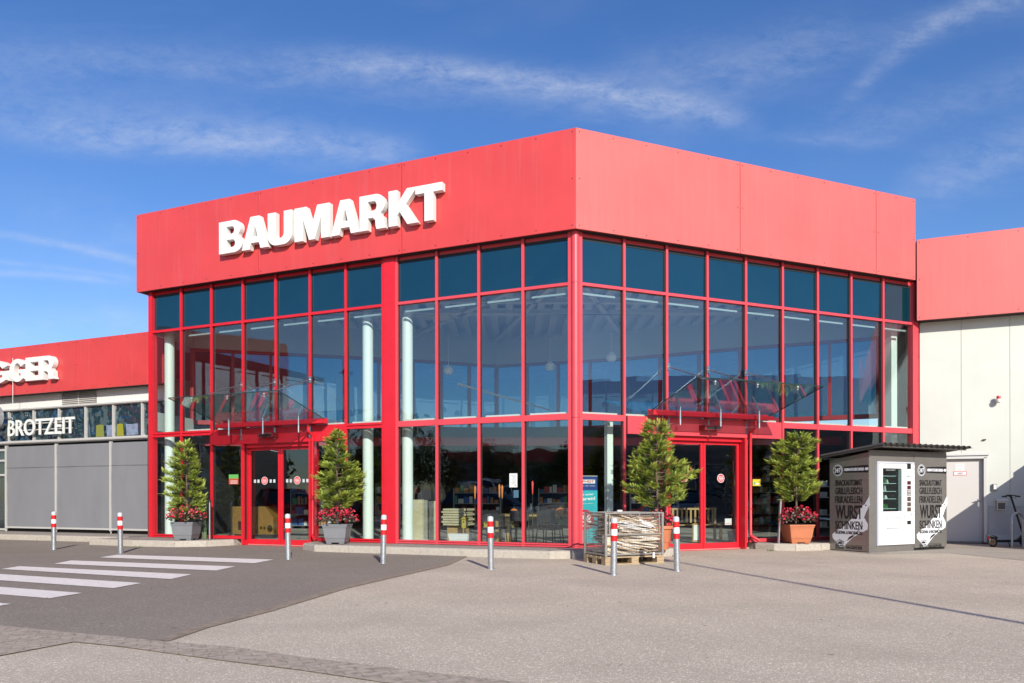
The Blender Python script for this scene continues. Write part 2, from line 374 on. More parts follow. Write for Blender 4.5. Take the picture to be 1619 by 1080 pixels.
def wear(m):
    nt = m.node_tree; N = nt.nodes.new; K = nt.links.new; b = nt.nodes['Principled BSDF']; old = b.inputs['Base Color'].links[0].from_socket
    g = N('ShaderNodeNewGeometry'); n = N('ShaderNodeTexNoise'); n.inputs['Scale'].default_value = 38; n.inputs['Detail'].default_value = 8; n.inputs['Roughness'].default_value = .7; K(g.outputs['Position'], n.inputs[0])
    n2 = N('ShaderNodeTexNoise'); n2.inputs['Scale'].default_value = 1.6; n2.inputs['Detail'].default_value = 4; K(g.outputs['Position'], n2.inputs[0])
    s = E(nt, n.outputs[0])+E(nt, n2.outputs[0])*.45; f = s.step(.90, 1.0)
    mx = N('ShaderNodeMix'); mx.data_type = 'RGBA'; K(f.o, mx.inputs[0]); K(old, mx.inputs[6]); mx.inputs[7].default_value = (.24, .21, .185, 1); K(mx.outputs[2], b.inputs['Base Color'])
wear(paint_w)

# ------------------------------------------------------------------ glyphs
def arc(cx, cy, rx, ry, a0, a1, n=8):
    return [(cx+rx*math.cos(R(a0+(a1-a0)*i/n)), cy+ry*math.sin(R(a0+(a1-a0)*i/n))) for i in range(n+1)]
GL = {
 'B': [[(0, 0), *arc(.55, .265, .28, .265, -90, 62), *arc(.53, .75, .25, .25, -48, 90), (0, 1)],
       [(.27, .17), *arc(.49, .29, .09, .12, -90, 90, 5), (.27, .41)], [(.27, .59), *arc(.47, .705, .08, .115, -90, 90, 5), (.27, .82)]],
 'A': [[(0, 0), (.33, 1), (.67, 1), (1, 0), (.71, 0), (.655, .19), (.345, .19), (.29, 0)], [(.405, .38), (.595, .38), (.5, .74)]],
 'U': [[(0, 1), *arc(.3, .3, .3, .3, 180, 270), *arc(.55, .3, .3, .3, 270, 360), (.85, 1), (.57, 1), *arc(.425, .34, .145, .14, 0, -180), (.28, 1)]],
 'M': [[(0, 0), (0, 1), (.38, 1), (.55, .42), (.72, 1), (1.1, 1), (1.1, 0), (.84, 0), (.84, .66), (.64, 0), (.46, 0), (.26, .66), (.26, 0)]],
 'R': [[(0, 0), (0, 1), *arc(.54, .705, .29, .295, 90, -58), *arc(.62, .28, .18, .13, 70, 0, 4), (.81, .1), (.86, 0), (.56, 0), (.53, .1), (.52, .26), (.44, .34), (.28, .34), (.28, 0)],
       [(.28, .54), *arc(.48, .675, .09, .135, -90, 90, 5), (.28, .81)]],
 'K': [[(0, 0), (0, 1), (.28, 1), (.28, .6), (.6, 1), (.93, 1), (.56, .56), (.95, 0), (.61, 0), (.36, .38), (.28, .29), (.28, 0)]],
 'T': [[(0, 1), (.86, 1), (.86, .78), (.57, .78), (.57, 0), (.29, 0), (.29, .78), (0, .78)]],
 'E': [[(0, 0), (0, 1), (.74, 1), (.74, .79), (.28, .79), (.28, .61), (.70, .61), (.70, .41), (.28, .41), (.28, .21), (.76, .21), (.76, 0)]],
 'G': [[*arc(.44, .5, .44, .5, 30, 315, 24), (.87, .08), (.87, .53), (.47, .53), (.47, .37), (.62, .37), (.62, .27), *arc(.44, .5, .185, .31, 298, 50, 14), (.62, .64)]],
}
def curve_mesh(splines=None, text=None, offset=0.0, ext=.5, res=4):
    if text is not None:
        cu = bpy.data.curves.new('t', 'FONT'); cu.body = text; cu.size = 1; cu.offset = offset; cu.resolution_u = res
    else:
        cu = bpy.data.curves.new('c', 'CURVE'); cu.dimensions = '2D'; cu.fill_mode = 'BOTH'
        for sp in splines:
            s = cu.splines.new('POLY'); s.points.add(len(sp)-1); s.use_cyclic_u = True
            for p, q in zip(s.points, sp): p.co = (q[0], q[1], 0, 1)
    cu.extrude = ext
    o = bpy.data.objects.new('tmp', cu); C.objects.link(o); bpy.context.view_layer.update()
    me = bpy.data.meshes.new_from_object(o.evaluated_get(bpy.context.evaluated_depsgraph_get()))
    bpy.data.objects.remove(o); bpy.data.curves.remove(cu)
    vs = [v.co.copy() for v in me.vertices]; fs = [tuple(p.vertices) for p in me.polygons]; bpy.data.meshes.remove(me)
    return vs, fs
TC = {}
def place_text(mb, fr, s0, s1, z0, z1, n0, n1, text=None, splines=None, offset=0.0, mi=0, slope=0.0, keep=False, skew=0.0, pt=None):
    """lay a word (or glyph outline) into the rectangle s0..s1, z0..z1 of a wall frame"""
    key = (text, offset) if text else None
    if key and key in TC: vs, fs = TC[key]
    else:
        vs, fs = curve_mesh(splines, text, offset)
        if key: TC[key] = (vs, fs)
    x0 = min(v.x for v in vs); x1 = max(v.x for v in vs); y0 = min(v.y for v in vs); y1 = max(v.y for v in vs)
    P = []
    for v in vs:
        a = (v.x-x0)/(x1-x0); b = (v.y-y0)/(y1-y0)
        s = s0+(s1-s0)*a+skew*b; z = z0+(z1-z0)*b+slope*a
        P.append(fr(s, n1 if v.z > 0 else n0, z))
    mb.add(P, fs, mi); return mb

exec_order = []
# ------------------------------------------------------------------ ground
STRIP_D = (-.915, .404)
def ground():
    mb = MB(); mb.sheet([(-700, -700), (700, -700), (700, 700), (-700, 700)], 0)
    structure(mb.build('ground', asphalt_l, org=(0, 0, 0), recalc=False))
    pA = [G(735, 879), G(700, 892.5), G(540, 927.2), G(415, 963.5), G(311, 989.5), G(248.6, 1012)]
    jn = G(199, 1008.6); lf = G(0, 989)
    far = (lf[0]-30, lf[1]+13)
    mb = MB(); mb.sheet([(-.5, 16.6), (-40, 33), far, lf, jn, *pA[::-1]], .004)
    structure(mb.build('asphalt_lane', asphalt_d, recalc=False))
    # the wedge of old dark asphalt further left, beyond the paver band
    # paver bands
    mb = MB()
    up = [G(248.6, 1013.4), G(371.8, 1023.7), G(471, 1038.9), G(700, 1067)]
    lo = [G(199, 1023.8), G(354.5, 1045.4), G(475.6, 1060.5), G(605, 1080)]
    u2 = (up[-1][0]+1.8*3, up[-1][1]-.8*3); l2 = (lo[-1][0]+1.8*3, lo[-1][1]-.86*3)
    mb.sheet([*lo, l2, u2, *up[::-1], jn], .008)
    mb.sheet([jn, lo[0], (lo[0][0]-.02, lo[0][1]+.01), G(116.7, 1015), (G(0, 1036.7)), (G(0, 1036.7)[0]-.9, G(0, 1036.7)[1]-2.0), (G(0, 1036.7)[0]-1.9, G(0, 1036.7)[1]-1.5), G(-60, 1020), (lf[0], lf[1])], .0095)
    mb.sheet([(lf[0], lf[1]+.0), (lf[0]-22, lf[1]+9.5), (lf[0]-22, lf[1]+8.9), G(-60, 1020)], .008)
    structure(mb.build('paver_band', paver_m, recalc=False))
    mb = MB(); a = pA[::-1]; b = [G(735+4, 880.5), G(700+9, 894), G(540+13, 929.3), G(415+16, 966), G(311+18, 992.5), G(266, 1014)][::-1]
    mb.sheet([*a, *b[::-1]], .0075); structure(mb.build('kerb_strip', mat('gutter_stone', (.30, .235, .17), .9, noise=.3, nscale=9, bump=.4), recalc=False))
    # crossing stripes
    mb = MB()
    X = [[(157.8, 881), (186, 876.7), (432.3, 885), (402, 890.6)], [(85.6, 891), (112.4, 885.8), (371.8, 895.8), (341.5, 902.3)],
         [(2, 899.2), (30, 894.9), (302.6, 908.3), (270, 915.7)]]
    W = [[G(*p) for p in s] for s in X]
    d = (W[2][0][0]-W[2][3][0], W[2][0][1]-W[2][3][1])
    for r0, r1 in (((179.4, 930), (223.5, 922)), ((77.8, 946), (129.7, 937.7)), ((-65, 968), (17, 955))):
        p, q = G(*r0), G(*r1); W.append([(p[0]+d[0], p[1]+d[1]), (q[0]+d[0], q[1]+d[1]), q, p])
    for w in W: mb.sheet(w, .011)
    structure(mb.build('road_marking', paint_w, recalc=False))
    # concrete apron before the right wing
    mb = MB(); mb.sheet([G(1184, 861), G(1186, 868), G(1310, 871), G(1376, 877), G(1500, 876), G(1640, 890), (20, 12.5), (24, 20), (8, 21)], .004)
    structure(mb.build('forecourt', concrete_g, recalc=False))
ground()

def plinth(name, outer, inner, joints):
    """raised paving: kerb stones along the outer line, paving inside; z 0 to .15"""
    mb = MB()
    poly = outer+inner[::-1]
    mb.prism(poly, 0, .143, 0)
    # kerb stones as bevelled blocks
    for i in range(len(outer)-1):
        a = Vector((*outer[i], 0)); b = Vector((*outer[i+1], 0)); ln = (b-a).length; n = max(1, round(ln/1.0)); d = (b-a)/ln
        nrm = Vector((-d.y, d.x, 0))
        c = (Vector((*inner[0], 0))+Vector((*inner[-1], 0)))/2
        if (c-a).dot(nrm) < 0: nrm = -nrm
        for k in range(n):
            p = a+d*(ln*k/n+.004); q = a+d*(ln*(k+1)/n-.004)
            P = [p-nrm*.012, q-nrm*.012, q+nrm*.12, p+nrm*.12]; T = [p+nrm*.012, q+nrm*.012, q+nrm*.12, p+nrm*.12]
            vs = [(v.x, v.y, 0) for v in P]+[(v.x, v.y, .12) for v in P]+[(v.x, v.y, .152) for v in T]
            mb.add(vs, [(0, 1, 5, 4), (1, 2, 6, 5), (2, 3, 7, 6), (3, 0, 4, 7), (4, 5, 9, 8), (5, 6, 10, 9), (6, 7, 11, 10), (7, 4, 8, 11), (8, 9, 10, 11)], 1)
    o = mb.build(name, [plinth_top, kerb_m]); return structure(o)
def xy(fr, s, n): v = fr(s, n, 0); return (v.x, v.y)
plinth('kerb_platform_left', [xy(L, 12.4, 1.25), xy(L, 10.9, 1.3), xy(L, 9.65, 1.15), xy(L, 9.05, .75), xy(L, 8.82, .10)], [xy(L, 12.4, -.4), xy(L, 8.82, -.4)], 0)
plinth('kerb_platform_middle', [xy(L, 6.38, .10), xy(L, 6.2, .75), xy(L, 5.6, 1.12), xy(L, 3.0, 1.08), xy(L, .2, 1.05), xy(RF, 1.25, 1.05), xy(RF, 1.9, .85), xy(RF, 1.98, .1)],
       [xy(L, 6.38, -.3), xy(L, 0, -.3), xy(RF, 1.98, -.3)], 0)
plinth('kerb_platform_right', [xy(RF, 4.50, .1), xy(RF, 4.62, .55), xy(RF, 4.95, .85), xy(RF, 5.6, .92), xy(RF, 6.75, .9), xy(RF, 6.85, .1)], [xy(RF, 4.50, -.3), xy(RF, 6.85, -.3)], 0)
plinth('kerb_platform_wing', [xy(WALLL, 9, 1.55), xy(WALLL, 3.5, 1.45), xy(WALLL, .9, 1.35), xy(WALLL, -.6, 1.3)], [xy(WALLL, 9, -.2), xy(WALLL, -.6, -.2)], 0)

# ------------------------------------------------------------------ glass entrance hall
ZT1b, ZT1t, ZT2b, ZT2t = 2.768, 2.894, 5.51, 5.57
ZHb, ZF0, ZF1 = 6.49, 6.58, 8.60
hall = thing('entrance_hall', (CO[0], CO[1], 0), 'tall glazed entrance hall with red frames under a deep red fascia', 'building')
OV = .21
def fascia():
    joinL = [L.s_at(x, OV) for x in (911.5, 636, 409, 216.5)]; joinL[0] = 0
    CF = Vector((CO[0], CO[1]-OV/SN, 0))
    def panel(fr, a, b, m, first, last, zz0=ZF0, zz1=ZF1, n=OV, corner=None, par=hall, seg=None):
        mb = MB(); t = .045
        g = .007
        sa = a+(0 if first else g); sb = b-(0 if last else g)
        # mitred against the neighbouring face at the corner
        sh0 = -OV*CS/SN if first and corner else 0
        P = [fr(sa-(n*CS/SN if corner and first else 0), n, z) for z in (zz0, zz1)]
        if corner and first:
            k = CS/SN
            q = [fr(-n*k, n, zz0), fr(sb, n, zz0), fr(sb, n-t, zz0), fr(-(n-t)*k, n-t, zz0)]
        else: q = [fr(sa, n, zz0), fr(sb, n, zz0), fr(sb, n-t, zz0), fr(sa, n-t, zz0)]
        vs = [(v.x, v.y, zz0) for v in q]+[(v.x, v.y, zz1) for v in q]
        mb.add(vs, [(0, 1, 2, 3), (4, 5, 6, 7), (0, 1, 5, 4), (1, 2, 6, 5), (2, 3, 7, 6), (3, 0, 4, 7)], 0)
        # screws near the edges
        if corner and first: sa = -n*k+.02
        def dot(s, z):
            P = [fr(s+.013*math.cos(i*PI/3), n+.004, z+.013*math.sin(i*PI/3)) for i in range(6)]
            Q = [fr(s+.013*math.cos(i*PI/3), n-.004, z+.013*math.sin(i*PI/3)) for i in range(6)]
            mb.add(P+Q, [tuple(range(6))]+[(i, (i+1) % 6, 6+(i+1) % 6, 6+i) for i in range(6)], 1)
        cnt = max(2, round((sb-sa)/(seg or .86)))
        for i in range(cnt+1):
            s_ = sa+.06+(sb-sa-.12)*i/cnt
            dot(s_, zz0+.07); dot(s_, zz1-.07)
        for s_ in (sa+.06, sb-.06):
            dot(s_, zz0*.5+zz1*.5)
        o = mb.build('fascia_panel', [m, bolt_m], par); return o
    for i in range(3): panel(L, joinL[i], joinL[i+1], red_panel, i == 0, i == 2, corner=True)
    sR = [0]+[RF.s_at(x, OV) for x in (1171, 1386, 1448)]
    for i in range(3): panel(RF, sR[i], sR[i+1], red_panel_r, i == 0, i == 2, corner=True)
    eL, eR = joinL[-1], sR[-1]
    # soffit, parapet backs, roof
    mb = MB()
    o1 = xy(L, 0, OV-.05); c = (CO[0], CO[1]-(OV-.05)/SN)
    mb.prism([xy(L, eL-.004, OV-.047), c, xy(RF, eR-.004, OV-.047), xy(RF, eR-.004, -1.0), xy(L, 2, -3), xy(L, eL-.004, -1.0)], ZF0+.012, ZF0+.05)
    mb.build('soffit', soffit_m, hall)
    mb = MB(); mb.box(L, eL-.05, eL, OV-.05-.002, -12, ZF0, ZF1-.02); mb.box(RF, eR-.05, eR-.002, OV-.052, -9, ZF0, ZF1-.02)
    mb.prism([xy(L, eL-.06, OV-.06), (CO[0], CO[1]-(OV-.06)/SN), xy(RF, eR-.06, OV-.06), (10, 22), (3, 26), (-3, 26), (-10.2, 22.5)], 8.2, 8.3)
    mb.build('roof', red_panel, hall)
    return panel, eL, eR
panel, eL, eR = fascia()

sL = [.12+1.02*i for i in range(5)]; sL2 = [4.55+1.013*i for i in range(7)]; ENDL = 11.74
sR_ = [.12, 1.14]+[1.14+1.056*i for i in range(1, 9)]; ENDR = 9.72
MW = .055
def frames():
    fr_n0, fr_n1 = -.06, .035
    def mull(fr, s, m, z0=.15, z1=ZF0+.01, w=MW, n1=fr_n1):
        mb = MB(); mb.box(fr, s-w/2, s+w/2, fr_n0, n1, z0, z1, 0)
        mb.box(fr, s-w/2-.012, s+w/2+.012, fr_n0-.002, n1-.045, z0+.002, z1-.002, 1)
        mb.build('mullion', [m, gasket], hall)
    for i, s in enumerate(sL):
        if i == 0: continue
        mull(L, s, red_frame_p, w=MW if i < 4 else .07)
    for i, s in enumerate(sL2):
        z0 = .15
        if i in (3,): z0 = 2.5
        mull(L, s, red_frame, z0=z0, w=MW if i else .07)
    for i, s in enumerate(sR_[1:]):
        if i == 8: continue
        z0 = 2.5 if abs(s-3.25) < .05 else .15
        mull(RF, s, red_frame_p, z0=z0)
    # end posts, corner post, pier
    mb = MB(); mb.box(L, ENDL-.13, ENDL, -.12, .05, .15, ZF0+.01); mb.build('end_post', red_frame, hall)
    mb = MB(); mb.box(RF, ENDR-.20, ENDR, -.12, .05, .02, ZF0+.01)
    for z in [1+.62*k for k in range(9)]:
        mb.ball(RF(ENDR-.03, .052, z), .012, 6, 4, 1)
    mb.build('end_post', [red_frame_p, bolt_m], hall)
    mb = MB(); mb.box(L, 4.235, 4.515, -.06, .06, .15, ZF0+.01); mb.box(L, 4.225, 4.235, -.05, .05, .15, ZF0); mb.box(L, 4.515, 4.525, -.05, .05, .15, ZF0)
    mb.build('pier', red_frame, hall)
    mb = MB(); c = Vector((CO[0], CO[1], 0))
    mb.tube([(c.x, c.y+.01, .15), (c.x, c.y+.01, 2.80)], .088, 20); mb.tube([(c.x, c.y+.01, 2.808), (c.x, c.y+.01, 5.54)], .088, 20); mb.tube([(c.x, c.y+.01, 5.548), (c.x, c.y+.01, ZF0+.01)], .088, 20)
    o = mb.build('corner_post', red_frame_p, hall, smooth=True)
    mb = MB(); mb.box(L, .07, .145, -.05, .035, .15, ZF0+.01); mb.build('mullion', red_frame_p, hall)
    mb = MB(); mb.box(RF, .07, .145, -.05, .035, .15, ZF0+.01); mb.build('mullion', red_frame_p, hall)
    # transoms (between mullions, set 3 mm behind their faces)
    def trans(fr, a, b, z0, z1, m, groove=False, n1=fr_n1-.004):
        mb = MB()
        if groove:
            h = (z1-z0)
            mb.box(fr, a, b, fr_n0+.004, n1, z0, z0+h*.42); mb.box(fr, a, b, fr_n0+.004, n1-.03, z0+h*.42, z0+h*.6); mb.box(fr, a, b, fr_n0+.004, n1, z0+h*.6, z1)
        else: mb.box(fr, a, b, fr_n0+.004, n1, z0, z1)
        mb.build('transom', m, hall)
    def row(fr, ss, m, w0=MW, groove=False, skip=()):
        for i in range(len(ss)-1):
            a, b = ss[i]+w0/2, ss[i+1]-w0/2
            if i not in skip:
                trans(fr, a, b, ZT1b, ZT1t, m, groove)
                trans(fr, a, b, .158, .235, m, True)
            trans(fr, a, b, ZT2b, ZT2t, m)
            trans(fr, a, b, ZHb+.02, ZF0+.008, m, n1=-.03); trans(fr, a, b, ZHb-.045, ZHb+.02, gasket, n1=-.02)  # dark gasket strip also added to thicken the shade line under the fascia
    row(L, sL, red_frame_p); row(L, sL2+[ENDL-.1], red_frame, groove=True, skip=(1, 2, 3, 4))
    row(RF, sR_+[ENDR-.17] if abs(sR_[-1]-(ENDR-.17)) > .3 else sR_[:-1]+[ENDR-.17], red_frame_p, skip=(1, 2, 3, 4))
frames()

def panes():
    def pane(fr, a, b, z0, z1, m, nm='window_pane', n=-.028, t=.008):
        mb = MB(); w_ = lambda: random.uniform(-.006, .006); o_ = [w_(), w_(), w_(), w_()]; P_ = [fr(a_, n+d_+o_[i], z_) for d_ in (-t, 0) for i, (a_, z_) in enumerate(((a, z0), (b, z0), (b, z1), (a, z1)))]; mb.add(P_, [(0, 1, 2, 3), (7, 6, 5, 4), (0, 4, 5, 1), (1, 5, 6, 2), (2, 6, 7, 3), (3, 7, 4, 0)])
        return mb.build(nm, m, hall)
    def col(fr, a, b, lower=True):
        pane(fr, a+.03, b-.03, ZT2t, ZHb+.01, spandrel, 'spandrel_pane', t=.02)
        pane(fr, a+.03, b-.03, ZT1t, ZT2b, pane_m)
        if lower: pane(fr, a+.03, b-.03, .235, ZT1b, pane_low)
    for i in range(4): col(L, sL[i], sL[i+1])
    for i, (a, b) in enumerate(zip(sL2, sL2[1:]+[ENDL-.1])): col(L, a, b, i not in (1, 2, 3, 4))
    rr = sR_[:-1]+[ENDR-.17]
    for i, (a, b) in enumerate(zip(rr, rr[1:])): col(RF, a, b, i not in (1, 2, 3, 4))
    # side lights beside the doors
    for fr, a, b in ((L, 8.62, 9.60), (L, 5.57, 6.52), (RF, 1.17, 2.13), (RF, 4.40, 5.35)):
        m = red_frame if fr is L else red_frame_p
        pane(fr, a, b, .235, 2.505, pane_low)
        mb = MB()
        for z0, z1 in ((.158, .235),): mb.box(fr, a, b, -.055, .028, z0, z1)
        mb.build('transom', m, hall)
panes()

door_glass = pane_low
sticker_m = mat('sticker_red', (.72, .06, .07), .5); sticker_w = mat('sticker_white', (.78, .78, .76), .5)
def entrance(fr, c, mframe, mdoor, flip):
    """lintel band, recessed frame and two sliding door leaves; c = centre of the opening"""
    a0, a1 = c-2.05, c+2.05
    mb = MB(); mb.box(fr, a0, a1, -.05, .048, 2.512, 2.89)
    # seams of the lintel panels
    mb.build('lintel_panel', mframe, hall)
    mb = MB()
    for s in (c-1.35, c+1.35, c): mb.box(fr, s-.003, s+.003, .044, .0495, 2.512, 2.89)
    mb.build('lintel_joint', mat('seam', (.2, .02, .025), .6) if 'seam' not in MATS else MATS['seam'], hall)
    # white blind/ledge lying on the lintel behind the glass
    df = mdoor
    for sg in (-1, 1):
        mb = MB(); s = c+sg*1.045
        mb.box(fr, min(s, s-sg*.05), max(s, s-sg*.05), -.26, .052, .012, 2.512); mb.build('door_jamb', df, hall)
    mb = MB(); mb.box(fr, c-.99, c+.99, -.26, -.05, 2.42, 2.51); mb.box(fr, c-.99, c+.99, -.24, -.10, .004, .018, 0); mb.build('door_track', df, hall)
    for sg in (-1, 1):
        s0, s1 = (c+.006, c+.985) if sg > 0 else (c-.985, c-.006)
        n0, n1 = (-.19, -.14)
        leaf = MB()
        leaf.box(fr, s0, s0+.062, n0, n1, .03, 2.42); leaf.box(fr, s1-.062, s1, n0, n1, .03, 2.42)
        leaf.box(fr, s0+.062, s1-.062, n0+.002, n1-.002, .03, .155); leaf.box(fr, s0+.062, s1-.062, n0+.002, n1-.002, 2.35, 2.42)
        lf = leaf.build('door_leaf', df, hall)
        g = MB(); g.box(fr, s0+.062, s1-.062, -.168, -.160, .155, 2.35); g.build('door_glass', door_glass, lf)
        # round sticker and the row of frosted squares
        sm = (s0+s1)/2; st = MB()
        def disc(cx_, cz, r, n, mi, m_=st, k=20):
            m_.fprism(fr, [(cx_+r*math.cos(2*PI*i/k), cz+r*math.sin(2*PI*i/k)) for i in range(k)], n, n+.0015, mi)
        disc(sm, 1.60, .098, -.158, 1); disc(sm, 1.60, .088, -.156, 0)
        d = -1 if fr is L else 1
        place_text(st, fr, sm-d*.05, sm+d*.05, 1.615, 1.64, -.154, -.153, 'BITTE', offset=.02, mi=1)
        place_text(st, fr, sm-d*.065, sm+d*.065, 1.58, 1.608, -.154, -.153, 'WENDEN', offset=.02, mi=1)
        place_text(st, fr, sm-d*.05, sm+d*.05, 1.55, 1.572, -.154, -.153, 'EINGANG', offset=.02, mi=1)
        st.build('door_sticker', [sticker_m, sticker_w], lf)
        if fr is L:
            sq = MB()
            for q in (-.30, -.19, .19, .30): sq.box(fr, sm+q-.032, sm+q+.032, -.158, -.1565, 1.55, 1.63)
            sq.build('door_marking', mat('frosted', (.55, .58, .58), .6) if 'frosted' not in MATS else MATS['frosted'], lf)
    # sensor
    sx = c+(.12 if fr is L else -.02)
    mb = MB(); mb.box(fr, sx-.23, sx+.23, .05, .26, 2.635, 2.745); mb.box(fr, sx-.18, sx+.18, .26, .262, 2.65, 2.70, 1)
    mb.box(fr, sx-.05, sx+.05, .262, .275, 2.66, 2.70, 1)
    mb.build('motion_sensor', [mat('sensor_red', (.22, .02, .025), .4) if 'sensor_red' not in MATS else MATS['sensor_red'], gasket], hall)
    # downpipe
    s = c-1.13 if fr is L else c+1.13
    mb = MB()
    mb.tube([fr(s, .24, 2.93), fr(s, .24, 2.74), fr(s, .075, 2.62), fr(s, .075, .34), fr(s+(.0 if fr is L else 0), .10, .30), fr(s-(.14 if fr is L else -.14), .20, .20)], .034, 12)
    for z in (.9, 1.75): mb.tube([fr(s, .075, z), fr(s, .075, z+.03)], .040, 12)
    mb.build('downpipe', mdoor, hall, smooth=True)
entrance(L, 7.59, red_frame, red_frame, False)
entrance(RF, 3.252, red_frame_p, red_frame, True)

def canopy(fr, c):
    root = bpy.data.objects.new('canopy', None); C.objects.link(root); root.parent = hall
    root.location = fr(c, .2, 2.9)-wloc(hall)
    a, b = c-1.555, c+1.555
    n0, z0, n1, z1 = .2, 3.0, 1.8, 3.452
    mb = MB(); dn, dz = (z1-z0), -(n1-n0); l = math.hypot(dn, dz); t = .014; dn, dz = dn/l*t, dz/l*t
    for s0, s1 in ((a, c-.003), (c+.003, b)):
        mb.add([fr(s, n, z) for s in (s0, s1) for n, z in ((n0, z0), (n1, z1), (n1-dn, z1-dz), (n0-dn, z0-dz))],
               [(0, 1, 2, 3), (4, 5, 6, 7), (0, 1, 5, 4), (1, 2, 6, 5), (2, 3, 7, 6), (3, 0, 4, 7)], 0)
    mb.build('canopy_glass', pane_can, root)
    mb = MB(); e = .004
    P = lambda s, n, z: fr(s, n, z)
    for p, q in ((P(a, n1+.004, z1+.008), P(b, n1+.004, z1+.008)), (P(a-.004, n0, z0+.008), P(a-.004, n1, z1+.008)), (P(b+.004, n0, z0+.008), P(b+.004, n1, z1+.008))):
        mb.bar(p, q, .008, .019)
    mb.build('glass_edge', edge_m, root)
    mb = MB(); mb.box(fr, a-.03, b+.03, .10, .125, 2.905, 3.035); mb.box(fr, a-.03, b+.03, .295, .32, 2.905, 2.985); mb.box(fr, a-.03, b+.03, .125, .295, 2.905, 2.925)
    mb.box(fr, a-.035, a-.03, .10, .32, 2.905, 3.0); mb.box(fr, b+.03, b+.035, .10, .32, 2.905, 3.0)
    mb.build('gutter', red_frame, root)
    for m_ in (-1.015, 0, 1.015):
        s = c+m_*1.02
        mb = MB(); top = fr(s, .04, 3.98); q = fr(s, 1.62, z0+(z1-z0)*(1.62-n0)/(n1-n0)+.03)
        mb.tube([top, q], .013, 10); mb.box(fr, s-.028, s+.028, .036, .056, 3.90, 4.05); mb.ball(tuple(q), .036, 12, 8); mb.tube([q, fr(s, 1.62, z0+(z1-z0)*(1.62-n0)/(n1-n0)-.03)], .022, 12)
        mb.build('tie_rod', steel, root, smooth=True)
        mb = MB()
        mb.box(fr, s-.025, s+.025, .049, .06, 2.60, 2.88); mb.bar(fr(s, .06, 2.74), fr(s, .47, 2.72), .028, .028)
        mb.tube([fr(s, .47, 2.69), fr(s, .47, 3.00)], .024, 12); mb.tube([fr(s, .47, 3.0), fr(s, .47, 3.06)], .018, 12)
        mb.tube([fr(s, .47, 3.05), fr(s, .09, 3.27)], .016, 10); mb.ball(tuple(fr(s, .47, 3.055)), .024, 10, 6)
        mb.build('bracket', steel, root, smooth=True)
canopy(L, 7.59); canopy(RF, 3.252)

# the big sign letters
def sign(fr, glyphs, z0, z1, nf, nb, par, taper=0):
    for g, pl, pr in glyphs:
        s0, s1 = fr.s_at(pl, nf), fr.s_at(pr, nf)
        mb = MB(); place_text(mb, fr, s0, s1, z0, z1, nb, nf, splines=GL[g])
        mb.build('sign_letter', white_letter, par)
sign(L, [('B', 347, 383.5), ('A', 383, 424.5), ('U', 424, 462), ('M', 466.3, 521.5), ('A', 524, 568.5), ('R', 569, 610.5), ('K', 615, 661.5), ('T', 657.5, 700)],
     7.145, 7.925, OV+.17, OV+.03, hall)

